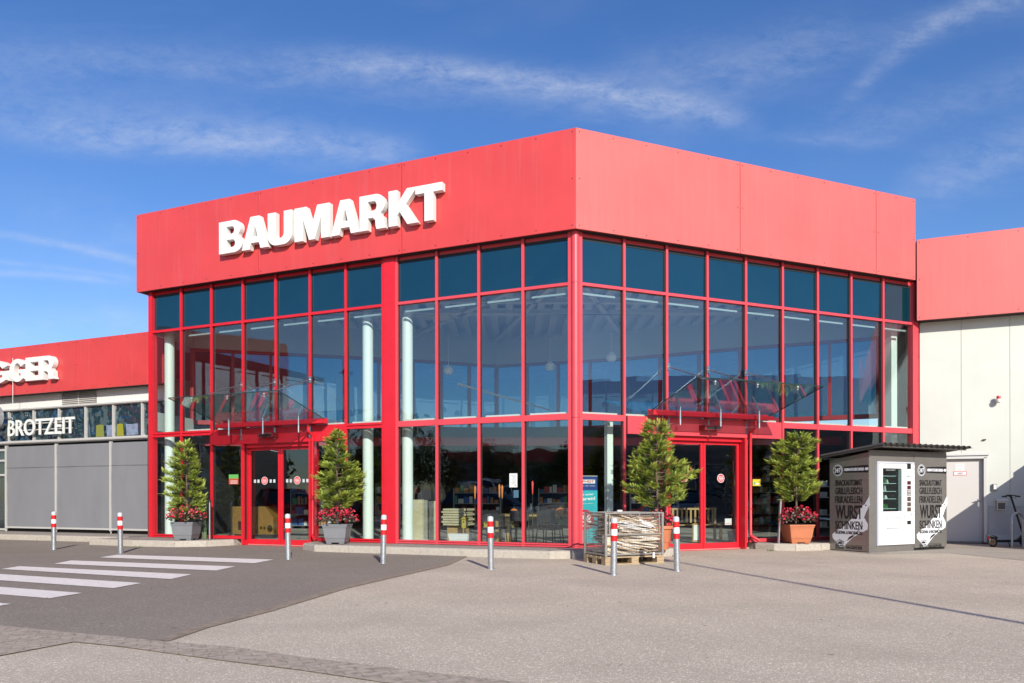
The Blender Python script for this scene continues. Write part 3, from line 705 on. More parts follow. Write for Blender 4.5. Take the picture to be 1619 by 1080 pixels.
# ------------------------------------------------------------------ inside the hall
def interior():
    rear = [(-9.2, 21.6), (-3.1, 23.4), (-.5, 24.4), (3.45, 23.2), (6.6, 21.6), (9.9, 20.2)]
    front = [xy(L, ENDL-.2, -.10), xy(L, 0, -.11), xy(RF, ENDR-.2, -.10)]
    # floor and ceiling
    mb = MB(); mb.prism([xy(L, ENDL-.2, -.13), xy(L, 0, -.14), xy(RF, ENDR-.2, -.13), (16, 21), (16, 44), (-9.3, 44), (-9.3, 21.6), (-9.6, 19.9)], .005, .026); structure(mb.build('floor', int_floor))
    mb = MB(); fp = [xy(L, ENDL-.1, -.12), xy(L, 0, -.13), xy(RF, ENDR-.1, -.12)]
    mb.prism([*fp, *rear[::-1]], 6.36, 6.42)
    for i in range(46):      # trapezoid deck ribs
        x = -9.4+i*.42
        ya = 15.7+abs(x-1.3)*.415+.2; yb = 24.0-abs(x+.3)*.36
        if yb > ya: mb.box(ID, x, x+.20, ya, yb, 6.23, 6.361)
    mb.build('ceiling', ceil_m, hall)
    for (p, q) in (((-8.2, 20.0), (9.2, 20.4)), ((-6, 18.9), (7.9, 19.2)), ((-2.9, 17.7), (4.6, 17.5)), ((-3.1, 23.2), (1.25, 15.9)), ((3.4, 23), (1.3, 16.2)), ((-.6, 24.2), (1.28, 16.2)), ((-9, 20.6), (9.7, 20.0))):
        mb = MB(); mb.bar((*p, 6.14), (*q, 6.14), .13, .03); mb.bar((*p, 6.26), (*q, 6.26), .13, .02); mb.bar((*p, 6.2), (*q, 6.2), .02, .12); mb.build('ceiling_beam', sky_steel, hall)
    mb = MB(); mb.box(RF, 9.5, 10.0, -.55, -.14, .03, 7.3); mb.build('corner_filler', soffit_m, hall)
    # rear wall: white band, clerestory, dark wall below
    for i in range(5):
        a, b = Vector(rear[i]), Vector(rear[i+1]); d = (b-a); ln = d.length; d /= ln
        f = Fr(tuple(a), tuple(d), (-d.y, d.x))
        mb = MB(); mb.box(f, 0, ln, -.05, .12, 5.50, 6.36); mb.build('rear_band', int_white, hall)
        mb = MB(); mb.box(f, 0, ln, -.06, .10, 5.42, 5.50); mb.box(f, 0, ln, -.06, .10, 3.3, 3.42)
        n = max(1, round(ln/1.1))
        for k in range(n+1): mb.box(f, ln*k/n-.04, ln*k/n+.04, -.06, .10, 3.42, 5.42)
        mb.build('rear_frame', red_dark, hall)
        for k in range(n):
            g = MB(); g.box(f, ln*k/n+.04, ln*(k+1)/n-.04, .0, .01, 3.42, 5.42); g.build('rear_pane', pane_dark, hall)
    # store behind: low ceiling, dark walls
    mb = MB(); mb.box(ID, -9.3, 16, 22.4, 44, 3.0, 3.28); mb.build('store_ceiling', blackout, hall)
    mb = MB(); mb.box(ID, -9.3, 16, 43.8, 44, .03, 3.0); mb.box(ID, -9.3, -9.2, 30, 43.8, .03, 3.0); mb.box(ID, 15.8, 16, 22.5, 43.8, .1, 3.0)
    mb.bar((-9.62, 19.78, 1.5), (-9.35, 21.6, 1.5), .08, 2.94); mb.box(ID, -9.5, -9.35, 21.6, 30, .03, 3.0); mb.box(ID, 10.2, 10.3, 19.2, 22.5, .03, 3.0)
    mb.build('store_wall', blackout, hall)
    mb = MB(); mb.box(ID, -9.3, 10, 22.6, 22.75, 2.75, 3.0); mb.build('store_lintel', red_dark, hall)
    # side walls of the hall: glazed above the store ceiling, open below
    for (ex, ey), (fx, fy) in ((xy(L, ENDL-.06, -.12), (-9.25, 21.6)), (xy(RF, ENDR-.1, -.12), (9.95, 20.2))):
        mb = MB(); mb.bar((ex, ey, 5.93), (fx, fy, 5.93), .1, .86); mb.bar((ex, ey, 3.2), (fx, fy, 3.2), .1, .5); mb.build('side_wall', int_white, hall)
        mb = MB()
        for t in (0, .5, 1): mb.box(Fr((ex+(fx-ex)*t, ey+(fy-ey)*t), (1, 0), (0, 1)), -.04, .04, -.04, .04, 3.44, 5.51)
        mb.build('side_frame', red_dark, hall)
    # white round columns behind the glass
    for fr, px, n, r in ((L, 268.5, -.42, .125), (L, 582, -.42, .125), (L, 644.5, -.42, .125)):
        s = fr.s_at(px, n); p = fr(s, n, 0)
        mb = MB(); mb.tube([(p.x, p.y, .027), (p.x, p.y, 6.36)], r, 28); mb.build('column', colm, hall, smooth=True)
    s = RF.s_at(1416, -.45); mb = MB(); mb.box(RF, s-.2, s+.2, -.75, -.4, .027, 6.3); mb.build('column', colm, hall)
    s = RF.s_at(963, -.5); mb = MB(); mb.box(RF, s-.07, s+.07, -.58, -.45, .027, 2.8); mb.build('column', colm, hall)
    # white ledges on the transom inside and the white rails under the spandrels
    for fr, ss in ((L, sL), (L, sL2), (RF, sR_)):
        for a, b in zip(ss, ss[1:]):
            mb = MB(); mb.box(fr, a+.04, b-.12, -.16, -.07, ZT1t, ZT1t+.045); mb.build('cable_tray', alu_white, hall)
            mb = MB(); mb.box(fr, a+.10, b-.16, -.12, -.08, ZT2b-.16, ZT2b-.12); mb.build('blind_rail', rail_m, hall)
    mb = MB()
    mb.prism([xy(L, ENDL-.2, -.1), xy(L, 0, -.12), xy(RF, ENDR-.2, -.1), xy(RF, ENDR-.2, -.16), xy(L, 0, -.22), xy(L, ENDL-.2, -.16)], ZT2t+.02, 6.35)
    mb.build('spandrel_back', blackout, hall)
    mb = MB(); mb.prism([xy(L, ENDL-.2, -.07), xy(L, 0, -.09), xy(RF, ENDR-.2, -.07), xy(RF, ENDR-.2, -.3), xy(L, 0, -.36), xy(L, ENDL-.2, -.3)], 6.36, ZF0+.02)
    mb.build('ceiling_edge', soffit_m, hall)
interior()

# ------------------------------------------------------------------ left wing
lw = thing('snack_bar_wing', WALLL(3, 0, 0), 'lower left wing with red fascia, strip windows and closed grey blinds', 'building')
FL = .32
def left_wing():
    W = WALLL; z = lambda py, n=0: W.z_at(236, py, n)
    A, B = -.9, 12.0
    zf1, zf0 = z(523.3, FL), z(606.2, FL)
    js = [W.s_at(p, FL) for p in (236, 120, 18)]; js = [A, js[1], js[2], js[2]+2.9, B]
    for a, b in zip(js, js[1:]): panel(W, a, b, red_panel, False, False, zf0, zf1, FL, None, lw, .72)
    mb = MB(); mb.box(W, A, B, -.05, FL-.05, zf0+.01, zf0+.04); mb.build('soffit', soffit_m, lw)
    mb = MB(); mb.box(W, .0, B, -8, FL-.06, zf1-.25, zf1-.05); mb.build('roof', wall_base, lw)
    # metal panel course under the fascia, with a louvre
    zp0 = z(634); zp1 = zf0+.03
    js = [W.s_at(p) for p in (236, 208, 182, 153, 98, 70, 44, 20, -8)]; js = [A]+js[1:]+[B]
    for i, (a, b) in enumerate(zip(js, js[1:])):
        if i == 3:
            mb = MB(); mb.box(W, a+.01, b-.01, -.06, -.03, zp0+.06, zp1)
            for k in range(9):
                zz = zp0+.05+k*.052; mb.add([W(a+.02, .02, zz), W(b-.02, .02, zz), W(b-.02, -.02, zz+.04), W(a+.02, -.02, zz+.04), W(a+.02, .02, zz+.008), W(b-.02, .02, zz+.008), W(b-.02, -.02, zz+.048), W(a+.02, -.02, zz+.048)],
                    [(0, 1, 2, 3), (4, 5, 6, 7), (0, 1, 5, 4), (2, 3, 7, 6), (0, 3, 7, 4), (1, 2, 6, 5)])
            mb.box(W, (a+b)/2-.01, (a+b)/2+.01, .0, .03, zp0+.04, zp1); mb.build('louvre', alu_trim, lw)
        else:
            mb = MB(); mb.box(W, a+.004, b-.004, -.06, 0, zp0+.05, zp1); mb.build('wall_panel', alu_white, lw)
    mb = MB(); mb.box(W, A, B, -.06, .05, zp0-.02, zp0+.05); mb.box(W, A, B, -.06, .08, zp0+.0, zp0+.03); mb.build('window_rail', alu_trim, lw)
    # strip windows
    zw0 = z(688); ms = [W.s_at(p) for p in (225.6, 180, 136, 94, 54, 15, -28, -70, -115, -165)]
    allm = [A]+ms+[B]
    for a, b in zip(allm, allm[1:]):
        f = MB(); f.box(W, b-.03, b+.03, -.06, .03, zw0, zp0-.02); f.box(W, a, b, -.055, -.01, zw0, zw0+.025)
        fo = f.build('window', alu_trim, lw)
        g = MB(); g.box(W, a+.03, b-.03, -.04, -.03, zw0+.025, zp0-.02); g.build('pane', wing_win, fo)
    mb = MB(); p = [W(A, .03, zw0-.03), W(B, .03, zw0-.03)]; mb.tube(p, .045, 14); mb.box(W, A, B, -.06, .02, zw0-.09, zw0); mb.build('blind_box', alu_trim, lw, smooth=False)
    # adverts standing behind the glass
    mb = MB(); s0, s1 = W.s_at(167, -.025), W.s_at(150, -.025)
    # blinds
    zb1, zb0 = z(697), .30
    ps = [W.s_at(p, .05) for p in (88.7, 10, 175)]
    posts = sorted([W.s_at(175, .05), W.s_at(88.7, .05), W.s_at(10, .05)]); xs = [A]+posts
    for a, b in zip(xs, xs[1:]):
        n = 14; m = 10; mb = MB(); vs = []; rnd = random.Random(int(a*100))
        for j in range(m+1):
            for i in range(n+1):
                u = i/n; v = j/m
                dn = .006*math.sin(u*7+v*4+a)+.004*math.sin(v*23)*(abs(u-.5)*2)**6+rnd.uniform(-.0015, .0015)
                vs.append(W(a+.04+(b-a-.08)*u, .05+dn, zb0+(zb1-zb0)*v))
        fs = [(j*(n+1)+i, j*(n+1)+i+1, (j+1)*(n+1)+i+1, (j+1)*(n+1)+i) for j in range(m) for i in range(n)]
        mb.add(vs, fs); k = len(vs); mb.add([v+Vector((.002, .012, 0)) for v in vs], fs)
        mb.build('roller_blind', blind_m, lw, smooth=True)
        mb = MB(); mb.box(W, a+.04, b-.04, .058, .070, zb0+(zb1-zb0)*.735, zb0+(zb1-zb0)*.735+.006); mb.build('blind_seam', blind_m, lw)
        mb = MB(); mb.box(W, a+.03, b-.03, .035, .065, zb0-.05, zb0); mb.build('blind_bar', alu_trim, lw)
    for s in posts:
        mb = MB(); mb.box(W, s-.03, s+.03, .0, .075, .22, zb1+.04); mb.tube([W(s, .04, .15), W(s, .04, .25)], .014, 8); mb.build('guide_rail', alu_trim, lw)
    # door panel at the far left edge, dark glazing behind the blinds
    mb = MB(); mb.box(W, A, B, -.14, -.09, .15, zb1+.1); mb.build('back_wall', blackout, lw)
    s = posts[-1]
    d = MB(); d.box(W, s+.06, s+.12, -.05, .02, .15, 2.7); d.box(W, s+1.5, s+1.56, -.05, .02, .15, 2.7)
    for zz in (.2, 1.9, 2.35, 2.68): d.box(W, s+.12, s+1.5, -.05, .02, zz-.03, zz+.03)
    do = d.build('glazed_door', alu_trim, lw); g = MB(); g.box(W, s+.12, s+1.5, -.03, -.02, .23, 2.65); g.build('pane', pane_low, do)
    # sign letters
    zz = lambda px, py, n: W.z_at(px, py, n)
    sign(W, [('G', -24, 15), ('G', 15, 40), ('E', 40.5, 61.5), ('R', 61, 86)], zz(62, 599.5, FL+.16), zz(62, 562.5, FL+.16), FL+.17, FL+.02, lw)
    n = .16
    mb = MB(); place_text(mb, W, W.s_at(12, n), W.s_at(117.5, n), zz(60, 686.5, n), zz(60, 660.5, n), n-.03, n, 'BROTZEIT', offset=.010)
    mb.build('sign_letter', white_letter, lw)
    mb = MB()
    for py in (668, 678): zc = zz(60, py, .08); mb.box(W, W.s_at(115, .08), W.s_at(20, .08), .07, .095, zc-.015, zc+.015)
    mb.build('sign_rail', alu_trim, lw)
    # round plate sign cut by the picture edge
    s = W.s_at(-10, .5); mb = MB(); zc = zz(-10, 658, .5); fr = W
    k = 40; mb.fprism(W, [(s+.36*math.cos(2*PI*i/k), zc+.36*math.sin(2*PI*i/k)) for i in range(k)], .42, .56); mb.box(W, s-.03, s+.03, 0, .42, zc-.03, zc+.03)
    mb.build('round_sign', mat('sign_grey', (.42, .43, .45), .35, metal=.4), lw)
    # lightning rods
    p = W(W.s_at(20.5, .45), .45, 0); mb = MB(); mb.tube([(p.x, p.y, zz(20, 646, .45)), (p.x, p.y, zz(20, 565, .45))], .008, 6); mb.bar((p.x, p.y, zz(20, 640, .45)), W(W.s_at(20.5, .45), .0, zz(20, 640, .45)), .01); mb.build('lightning_rod', alu_white, lw)
    p = W(W.s_at(197, -1.0), -1.0, 0); mb = MB(); mb.tube([(p.x, p.y, zf1-.1), (p.x, p.y, zf1+.42)], .012, 6); mb.build('lightning_rod', alu_white, lw)
    # body of the building
    mb = MB(); mb.box(W, 3.9, B, -8, -.2, .02, zf1-.3); mb.build('body', wall_m, lw)
    # pennants reflected/hung behind the glass
    for (a, b, c_) in ((165, 152, (.20, .22, .04)), (196, 185, (.27, .26, .02))):
        s0, s1 = W.s_at(a, -.028), W.s_at(b, -.028)
        mb = MB(); zt, zb = z(667), z(686); mb.fprism(W, [(min(s0, s1), zb), (max(s0, s1), zb), (max(s0, s1)-.01, zt), ((s0+s1)/2, zt+.02), (min(s0, s1)+.03, zt)], -.0275, -.024)
        mb.build('poster', mat('poster_yellow', c_, .6), lw)
    for (a, b) in ((179, 168), (219, 199)):
        s0, s1 = W.s_at(a, -.028), W.s_at(b, -.028)
        mb = MB(); zt, zb = z(667), z(686); mb.fprism(W, [(min(s0, s1), zb+.02), (max(s0, s1)-.04, zb), (max(s0, s1)-.01, zt), ((s0+s1)/2, zt-.02), (min(s0, s1)+.03, zt)], -.0275, -.024)
        mb.build('poster', mat('poster_blue', (.20, .24, .33), .6, noise=.3, nscale=8), lw)
left_wing()

# ------------------------------------------------------------------ right wing
rw = thing('store_wing', WALLR(3, 0, 0), 'pale panelled right wing with red fascia and a steel side door', 'building')
FRW = .40
def right_wing():
    W = WALLR; zf1, zf0 = 7.60, 5.585
    s_in = W.s_at(1449.8, FRW)
    B = 17.0
    js = [s_in, s_in+4.3, s_in+8.6, s_in+12.9, B]
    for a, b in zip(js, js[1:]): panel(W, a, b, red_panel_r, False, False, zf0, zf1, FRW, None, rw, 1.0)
    mb = MB(); mb.box(W, s_in, s_in+.02, -.5, FRW-.05, zf0, zf1-.01); mb.box(W, s_in+.02, B, -.05, FRW-.05, zf0+.01, zf0+.04); mb.build('soffit', soffit_m, rw)
    mb = MB(); mb.box(W, .2, B, -14, FRW-.06, zf1-.3, zf1-.1); mb.build('roof', wall_base, rw)
    js = [0.0, W.s_at(1520), W.s_at(1597), W.s_at(1597)+1.05, 3.4, 4.5, 5.6, 6.7, 7.8, 8.9, 10, 11.1, 12.2, 13.3, 14.4, B]
    da, db = W.s_at(1484), W.s_at(1555.5)
    for a, b in zip(js, js[1:]):
        mb = MB()
        z0 = 2.22 if a < db-.01 else .32
        if a < db < b:
            mb.box(W, a+.004, b-.004, -.1, 0, 2.22, zf0+.04); mb.box(W, db+.06, b-.004, -.1, 0, .32, 2.22)
        else: mb.box(W, a+.004, b-.004, -.1, 0, z0, zf0+.04)
        mb.build('wall_panel', wall_m, rw)
    mb = MB(); mb.box(W, db+.075, B, -.1, -.012, .02, .32); mb.box(W, db+.09, db+1.1, -.01, .09, .0, .20); mb.box(W, db+.05, db+1.1, -.008, .11, .20, .235); mb.build('base_ledge', alu_trim, rw)
    # flashing strip beside the red post
    # door
    d = MB(); d.box(W, da-.5, db, -.13, -.10, .06, 2.12); leaf = d.build('steel_door', mat('door_paint', (.60, .575, .53), .45), rw)
    f = MB(); f.box(W, db, db+.065, -.13, .015, .05, 2.16); f.box(W, da-.5, db+.065, -.13, .015, 2.12, 2.185); f.box(W, da-.5, db+.11, -.02, .05, 2.20, 2.225); f.box(W, da-.5, db+.10, -.02, .03, 2.225, 2.26)
    f.build('door_frame', alu_trim, rw)
    hx = W.s_at(1555, -.05)-.10
    h = MB(); h.tube([W(hx, -.10, 1.06), W(hx, -.05, 1.06), W(hx-.10, -.05, 1.06)], .012, 8); h.box(W, hx-.02, hx+.02, -.102, -.095, .93, 1.12); h.ball(tuple(W(hx+.01, -.05, 1.08)), .03, 10, 6); h.build('handle', steel, leaf)
    # notice and red framed plate on the door
    n = -.098
    s0, s1 = W.s_at(1510.5, n), W.s_at(1524.5, n); za, zb = W.z_at(1517, 746, n), W.z_at(1517, 734.5, n)
    m = MB(); m.box(W, s0, s1, n, n+.003, za, zb, 0); cx_ = (s0+s1)/2; cz = (za+zb)/2
    for sx in (-.04, .04): m.box(W, cx_+sx-.012, cx_+sx+.012, n+.003, n+.004, cz+.03, cz+.042, 1)
    for i in range(10):
        t0, t1 = PI*(1.15+.7*i/10), PI*(1.15+.7*(i+1)/10); m.bar(W(cx_+.06*math.cos(t0), n+.004, cz-.0+.05*math.sin(t0)), W(cx_+.06*math.cos(t1), n+.004, cz+.05*math.sin(t1)), .003, .004, 1)
    m.build('notice', [alu_white, gasket], leaf)
    s0, s1 = W.s_at(1507.5, n), W.s_at(1528.5, n); za, zb = W.z_at(1517, 753, n), W.z_at(1517, 746.6, n)
    m = MB(); m.box(W, s0, s1, n, n+.003, za, zb, 1); m.box(W, s0+.012, s1-.012, n+.003, n+.005, za+.012, zb-.012, 0)
    place_text(m, W, s0+.09, s1-.09, za+.028, zb-.028, n+.005, n+.0065, 'GANZ', offset=.01, mi=2); m.build('door_plate', [sticker_w, sticker_m, gasket], leaf)
    # siren, cable outlet, lamp box, letter box: parts of the wall
    p = lambda px, py, nn: W(W.s_at(px, nn), nn, W.z_at(px, py, nn))
    c0 = p(1579, 632, .12); m = MB(); m.lathe([(.028, c0.z-.10), (.05, c0.z-.085), (.066, c0.z-.04), (.066, c0.z-.005), (.045, c0.z)], (c0.x, c0.y), 16, 1)
    m.lathe([(.045, c0.z), (.045, c0.z+.05), (.04, c0.z+.07), (.01, c0.z+.075)], (c0.x, c0.y), 16, 0)
    sw = W.s_at(1579, .12); m.box(W, sw-.02, sw+.02, 0, .1, c0.z-.07, c0.z-.03, 1)
    m.build('siren', [mat('siren_red', (.6, .02, .02), .3), alu_white], rw, smooth=True)
    c0 = p(1556.5, 696.5, .03); sw = W.s_at(1556.5, .03); m = MB(); m.box(W, sw-.035, sw+.035, -.001, .05, c0.z-.012, c0.z+.012); m.build('cable_outlet', gasket, rw)
    sw = W.s_at(1573, .05); zc = W.z_at(1573, 771.5, .05); m = MB(); m.box(W, sw-.045, sw+.045, .0, .07, zc-.075, zc+.08, 1); m.box(W, sw-.03, sw+.03, .07, .085, zc-.055, zc+.06, 0); m.box(W, sw-.02, sw+.02, .02, .05, zc-.10, zc-.075, 1)
    m.build('wall_lamp', [alu_white, mat('lamp_grey', (.25, .25, .25), .5)], rw)
    sw = W.s_at(1583, .05); z1, z0 = W.z_at(1583, 790, .05), W.z_at(1583, 807.5, .05)
    m = MB(); m.box(W, sw-.095, sw+.095, .0, .09, z0, z1-.05, 0); m.fprism(W, [(sw-.13, z1-.05), (sw+.13, z1-.05), (sw+.12, z1), (sw-.12, z1)], 0, .14, 1); m.box(W, sw-.075, sw+.075, .09, .095, z0+.02, z1-.10, 2)
    m.build('letter_box', [alu_trim, alu_white, mat('box_brown', (.12, .10, .085), .5)], rw)
    m = MB(); zc = z0-.10; m.box(W, sw-.035, sw+.035, 0, .006, zc-.03, zc+.03); m.build('door_bell', mat('bell_grey', (.33, .31, .28), .4), rw)
    m = MB(); m.box(W, db+.09, js[2]+1.02, .001, .02, .235, .95); m.build('service_hatch', mat('hatch_paint', (.50, .48, .45), .5, noise=.08, nscale=2), rw)
    # body
    mb = MB(); mb.box(W, .3, B, -14, -.15, .02, zf1-.3); mb.build('body', wall_m, rw)
    # flat annex that throws the stepped shade on the wall, to the right of the picture
    return
right_wing()
ax = MB(); ax.box(WALLR, 3.0, 7.2, .03, 3.4, .12, 2.30, 0); ax.box(WALLR, 2.93, 7.27, .02, 3.47, 2.30, 2.38, 1); ax.box(WALLR, 2.95, 7.25, .05, 1.2, 2.38, 2.50, 1); ax.box(WALLR, 3.05, 7.1, .1, 3.3, 0, .12, 1)
tag(ax.build('trolley_store', [wall_m, alu_trim]), 'low flat roofed trolley store against the pale wall right of the picture', 'shed')

# ------------------------------------------------------------------ bollards
band_red = mat('band_red', (.62, .012, .015), .35); band_white = mat('band_white', (.78, .78, .78), .4)
def bollards():
    root = thing('bollard', (0, 0, 0), '', 'bollard', 'red and white banded steel bollards'); r = .050
    mb = MB(); mb.tube([(0, 0, -.02), (0, 0, .79)], r, 24); mb.lathe([(.075, -.001), (.072, .006), (r, .010)], seg=24); mb.build('post', galv, root, smooth=True)
    mb = MB(); mb.lathe([(r, .79), (r+.001, .845), (r-.004, .862), (r*.6, .874), (.002, .878)], seg=24); mb.build('cap', mat('cap_grey', (.50, .53, .53), .45), root, smooth=True)
    mb = MB(); e = .0018
    for z0, z1, mi in ((.515, .60, 0), (.602, .698, 1), (.70, .790, 0)):
        mb.lathe([(r+e, z0), (r+e, z1)], seg=28, mi=mi)
    mb.build('reflective_band', [band_red, band_white], root, smooth=True)
    spots = [((85, 868), 'banded bollard in front of the grey blinds, nearest the left picture edge'),
             ((190.5, 874), 'banded bollard at the far end of the crossing stripes, left of the red end post'),
             ((455.5, 884), 'banded bollard standing before the left sliding doors'),
             ((605.5, 890.5), 'banded bollard in front of the wide red pier'),
             ((776, 899.5), 'banded bollard alone before the four wide panes left of the corner'),
             ((970, 909), 'banded bollard just in front of the cardboard cage'),
             ((1070.5, 903), 'banded bollard between the cardboard cage and the right sliding doors')]
    for i, (p, lab) in enumerate(spots):
        o = root if i == 0 else copy_tree(root)
        x, y = G(*p); o.location = (x, y, 0); o['label'] = lab; o.rotation_euler = (R(random.uniform(-1.1, 1.1)), R(random.uniform(-1.1, 1.1)), random.uniform(0, 6))
bollards()
def steel_post(px, py, top, lean, label):
    x, y = G(px, py, .15); root = thing('steel_post', (x, y, .15), label, 'post', 'slim stainless posts beside the entrances')
    h = (HY-top)*y/F+CAMH
    mb = MB(); a = Vector((x, y, .15)); b = Vector((x+lean, y, h-.05)); mb.tube([a, b], .032, 18); mb.lathe([(.055, .15), (.055, .157)], (x, y), 18); mb.build('tube', steel, root, smooth=True)
    mb = MB(); mb.lathe([(.038, h-.055), (.040, h-.02), (.034, h-.004), (.01, h)], (x+lean, y), 18); mb.build('cap', gasket, root, smooth=True)
steel_post(331.5, 852, 790, 0, 'slim stainless post with a black cap between the left grey planter and the doors')
steel_post(1231, 859.5, 787, .05, 'slim leaning stainless post with a black cap beside the square terracotta planter')

# ------------------------------------------------------------------ planters with conifers and begonias
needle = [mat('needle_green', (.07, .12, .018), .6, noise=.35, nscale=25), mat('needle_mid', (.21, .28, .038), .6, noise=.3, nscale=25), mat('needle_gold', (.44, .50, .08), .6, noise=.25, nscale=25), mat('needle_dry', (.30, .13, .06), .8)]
for m_ in needle[:3]:
    b_ = m_.node_tree.nodes['Principled BSDF']
bark = mat('bark', (.16, .11, .075), .9, noise=.3, nscale=30, bump=.6)
beg_leaf = [mat('begonia_leaf', (.055, .022, .016), .45, noise=.4, nscale=40), mat('begonia_leaf_green', (.09, .075, .025), .5)]
beg_red = [mat('petal_red', (.62, .012, .045), .5, noise=.25, nscale=50), mat('petal_pink', (.72, .10, .14), .5)]
pot_grey = mat('pot_grey', (.20, .205, .215), .5, noise=.08, nscale=6); terra = mat('terracotta', (.52, .17, .075), .6, noise=.08, nscale=7); soil = mat('soil', (.035, .025, .018), .95)
def interp(t, tab):
    for (a, va), (b, vb) in zip(tab, tab[1:]):
        if a <= t <= b: return va+(vb-va)*(t-a)/(b-a) if b > a else va
    return tab[-1][1] if t > tab[-1][0] else tab[0][1]
def spray(mb, p, d, ln, rnd, gold):
    """a flat feathery conifer spray: a rib with thin forward-pointing twigs"""
    d = d.normalized(); side = d.cross(Vector((rnd.uniform(-.6, .6), rnd.uniform(-.6, .6), 1)))
    if side.length < .1: side = Vector((1, 0, 0))
    side.normalize(); up = side.cross(d); n = 4
    for i in range(n):
        t = (i+.2)/n; c = p+d*(ln*t)
        w = ln*(.26*(1-t)+.08)
        for sg in (-1, 1):
            e = c+side*(sg*w)+d*(w*1.5)+up*rnd.uniform(-.3, .3)*w
            wd = (d*.4-side*sg*.7)*(ln*.060)
            mb.add([c-wd*.5, (c+e)/2-wd, e, (c+e)/2+wd], [(0, 1, 2, 3)], gold(t))
    e = p+d*(ln*1.15)+up*rnd.uniform(-.1, .1)*ln; wd = side*(ln*.055)
    mb.add([p, p+d*(ln*.6)-wd, e, p+d*(ln*.6)+wd], [(0, 1, 2, 3)], gold(1.0))
def conifer(root, x, y, prof, px0, seed, nlimb=46, dens=1.0, gap=0.0, dry=0):
    """prof: rows of (py, px_left, px_right) of the crown outline in the photograph; depth is taken as round"""
    rnd = random.Random(seed)
    rows = sorted([(CAMH+(HY-py)*y/F, (a-px0)*y/F, (b-px0)*y/F) for py, a, b in prof])
    zt = [r_[0] for r_ in rows]; LT = [(r_[0], -r_[1]) for r_ in rows]; RT = [(r_[0], r_[2]) for r_ in rows]
    z0, z1 = zt[0], zt[-1]
    def rad(z, a):
        l, r_ = interp(z, LT), interp(z, RT); c = math.cos(a)
        if c >= 0: e = r_
        else: e = l
        m = (l+r_)/2
        return max(.03, m+(e-m)*abs(c))
    mb = MB(); lb = MB()
    trunk = [(x, y, .45), (x+.01, y, z0+.1), (x+.015*math.sin(seed), y, (z0+z1)/2), (x+(interp(z1, RT)-interp(z1, LT))/2, y, z1-.05)]
    lb.tube(trunk, .02, 8, rad=[.022, .02, .014, .004])
    nl = int(nlimb*.72); plan = []
    for i in range(nl):
        t = (i+.5)/nl; z = z0+.02+(z1-z0-.06)*(t**1.02); a = i*2.39996+rnd.uniform(-.4, .4); plan.append((z, a, rad(z, a)*rnd.uniform(.70, 1.10)))
    for r_ in rows[:-1]:      # the limbs that make the outline on either side
        plan += [(r_[0]-.02, rnd.uniform(-.25, .25), max(.04, r_[2])*1.02), (r_[0]-.02, PI+rnd.uniform(-.25, .25), max(.04, -r_[1])*1.02)]
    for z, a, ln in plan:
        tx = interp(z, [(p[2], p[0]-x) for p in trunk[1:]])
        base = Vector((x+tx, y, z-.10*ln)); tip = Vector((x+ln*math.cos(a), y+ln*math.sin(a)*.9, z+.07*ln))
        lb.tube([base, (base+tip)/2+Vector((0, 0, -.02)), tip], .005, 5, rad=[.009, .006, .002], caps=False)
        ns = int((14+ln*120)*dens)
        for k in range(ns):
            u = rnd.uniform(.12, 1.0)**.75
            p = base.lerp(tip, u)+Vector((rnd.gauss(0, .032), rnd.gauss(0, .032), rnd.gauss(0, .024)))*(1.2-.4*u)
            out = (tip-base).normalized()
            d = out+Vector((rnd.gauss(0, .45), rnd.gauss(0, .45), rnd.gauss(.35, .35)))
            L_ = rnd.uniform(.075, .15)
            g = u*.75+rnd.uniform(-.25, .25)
            mi = 2 if g > .78 else (1 if g > .36 else 0)  # golden tips are the plant's own; darker inner sprays add painted crown shade
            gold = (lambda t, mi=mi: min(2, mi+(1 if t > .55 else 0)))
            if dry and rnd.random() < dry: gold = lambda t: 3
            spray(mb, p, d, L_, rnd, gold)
    # top leader
    for k in range(16):
        z = z1-.16+.15*k/16; tx = trunk[-1][0]
        spray(mb, Vector((tx+rnd.gauss(0, .012), y+rnd.gauss(0, .012), z)), Vector((rnd.gauss(0, .5), rnd.gauss(0, .5), 1)), .075, rnd, lambda t: 2)
    lb.build('trunk', bark, root, recalc=False, smooth=False); mb.build('foliage', needle, root, recalc=False)
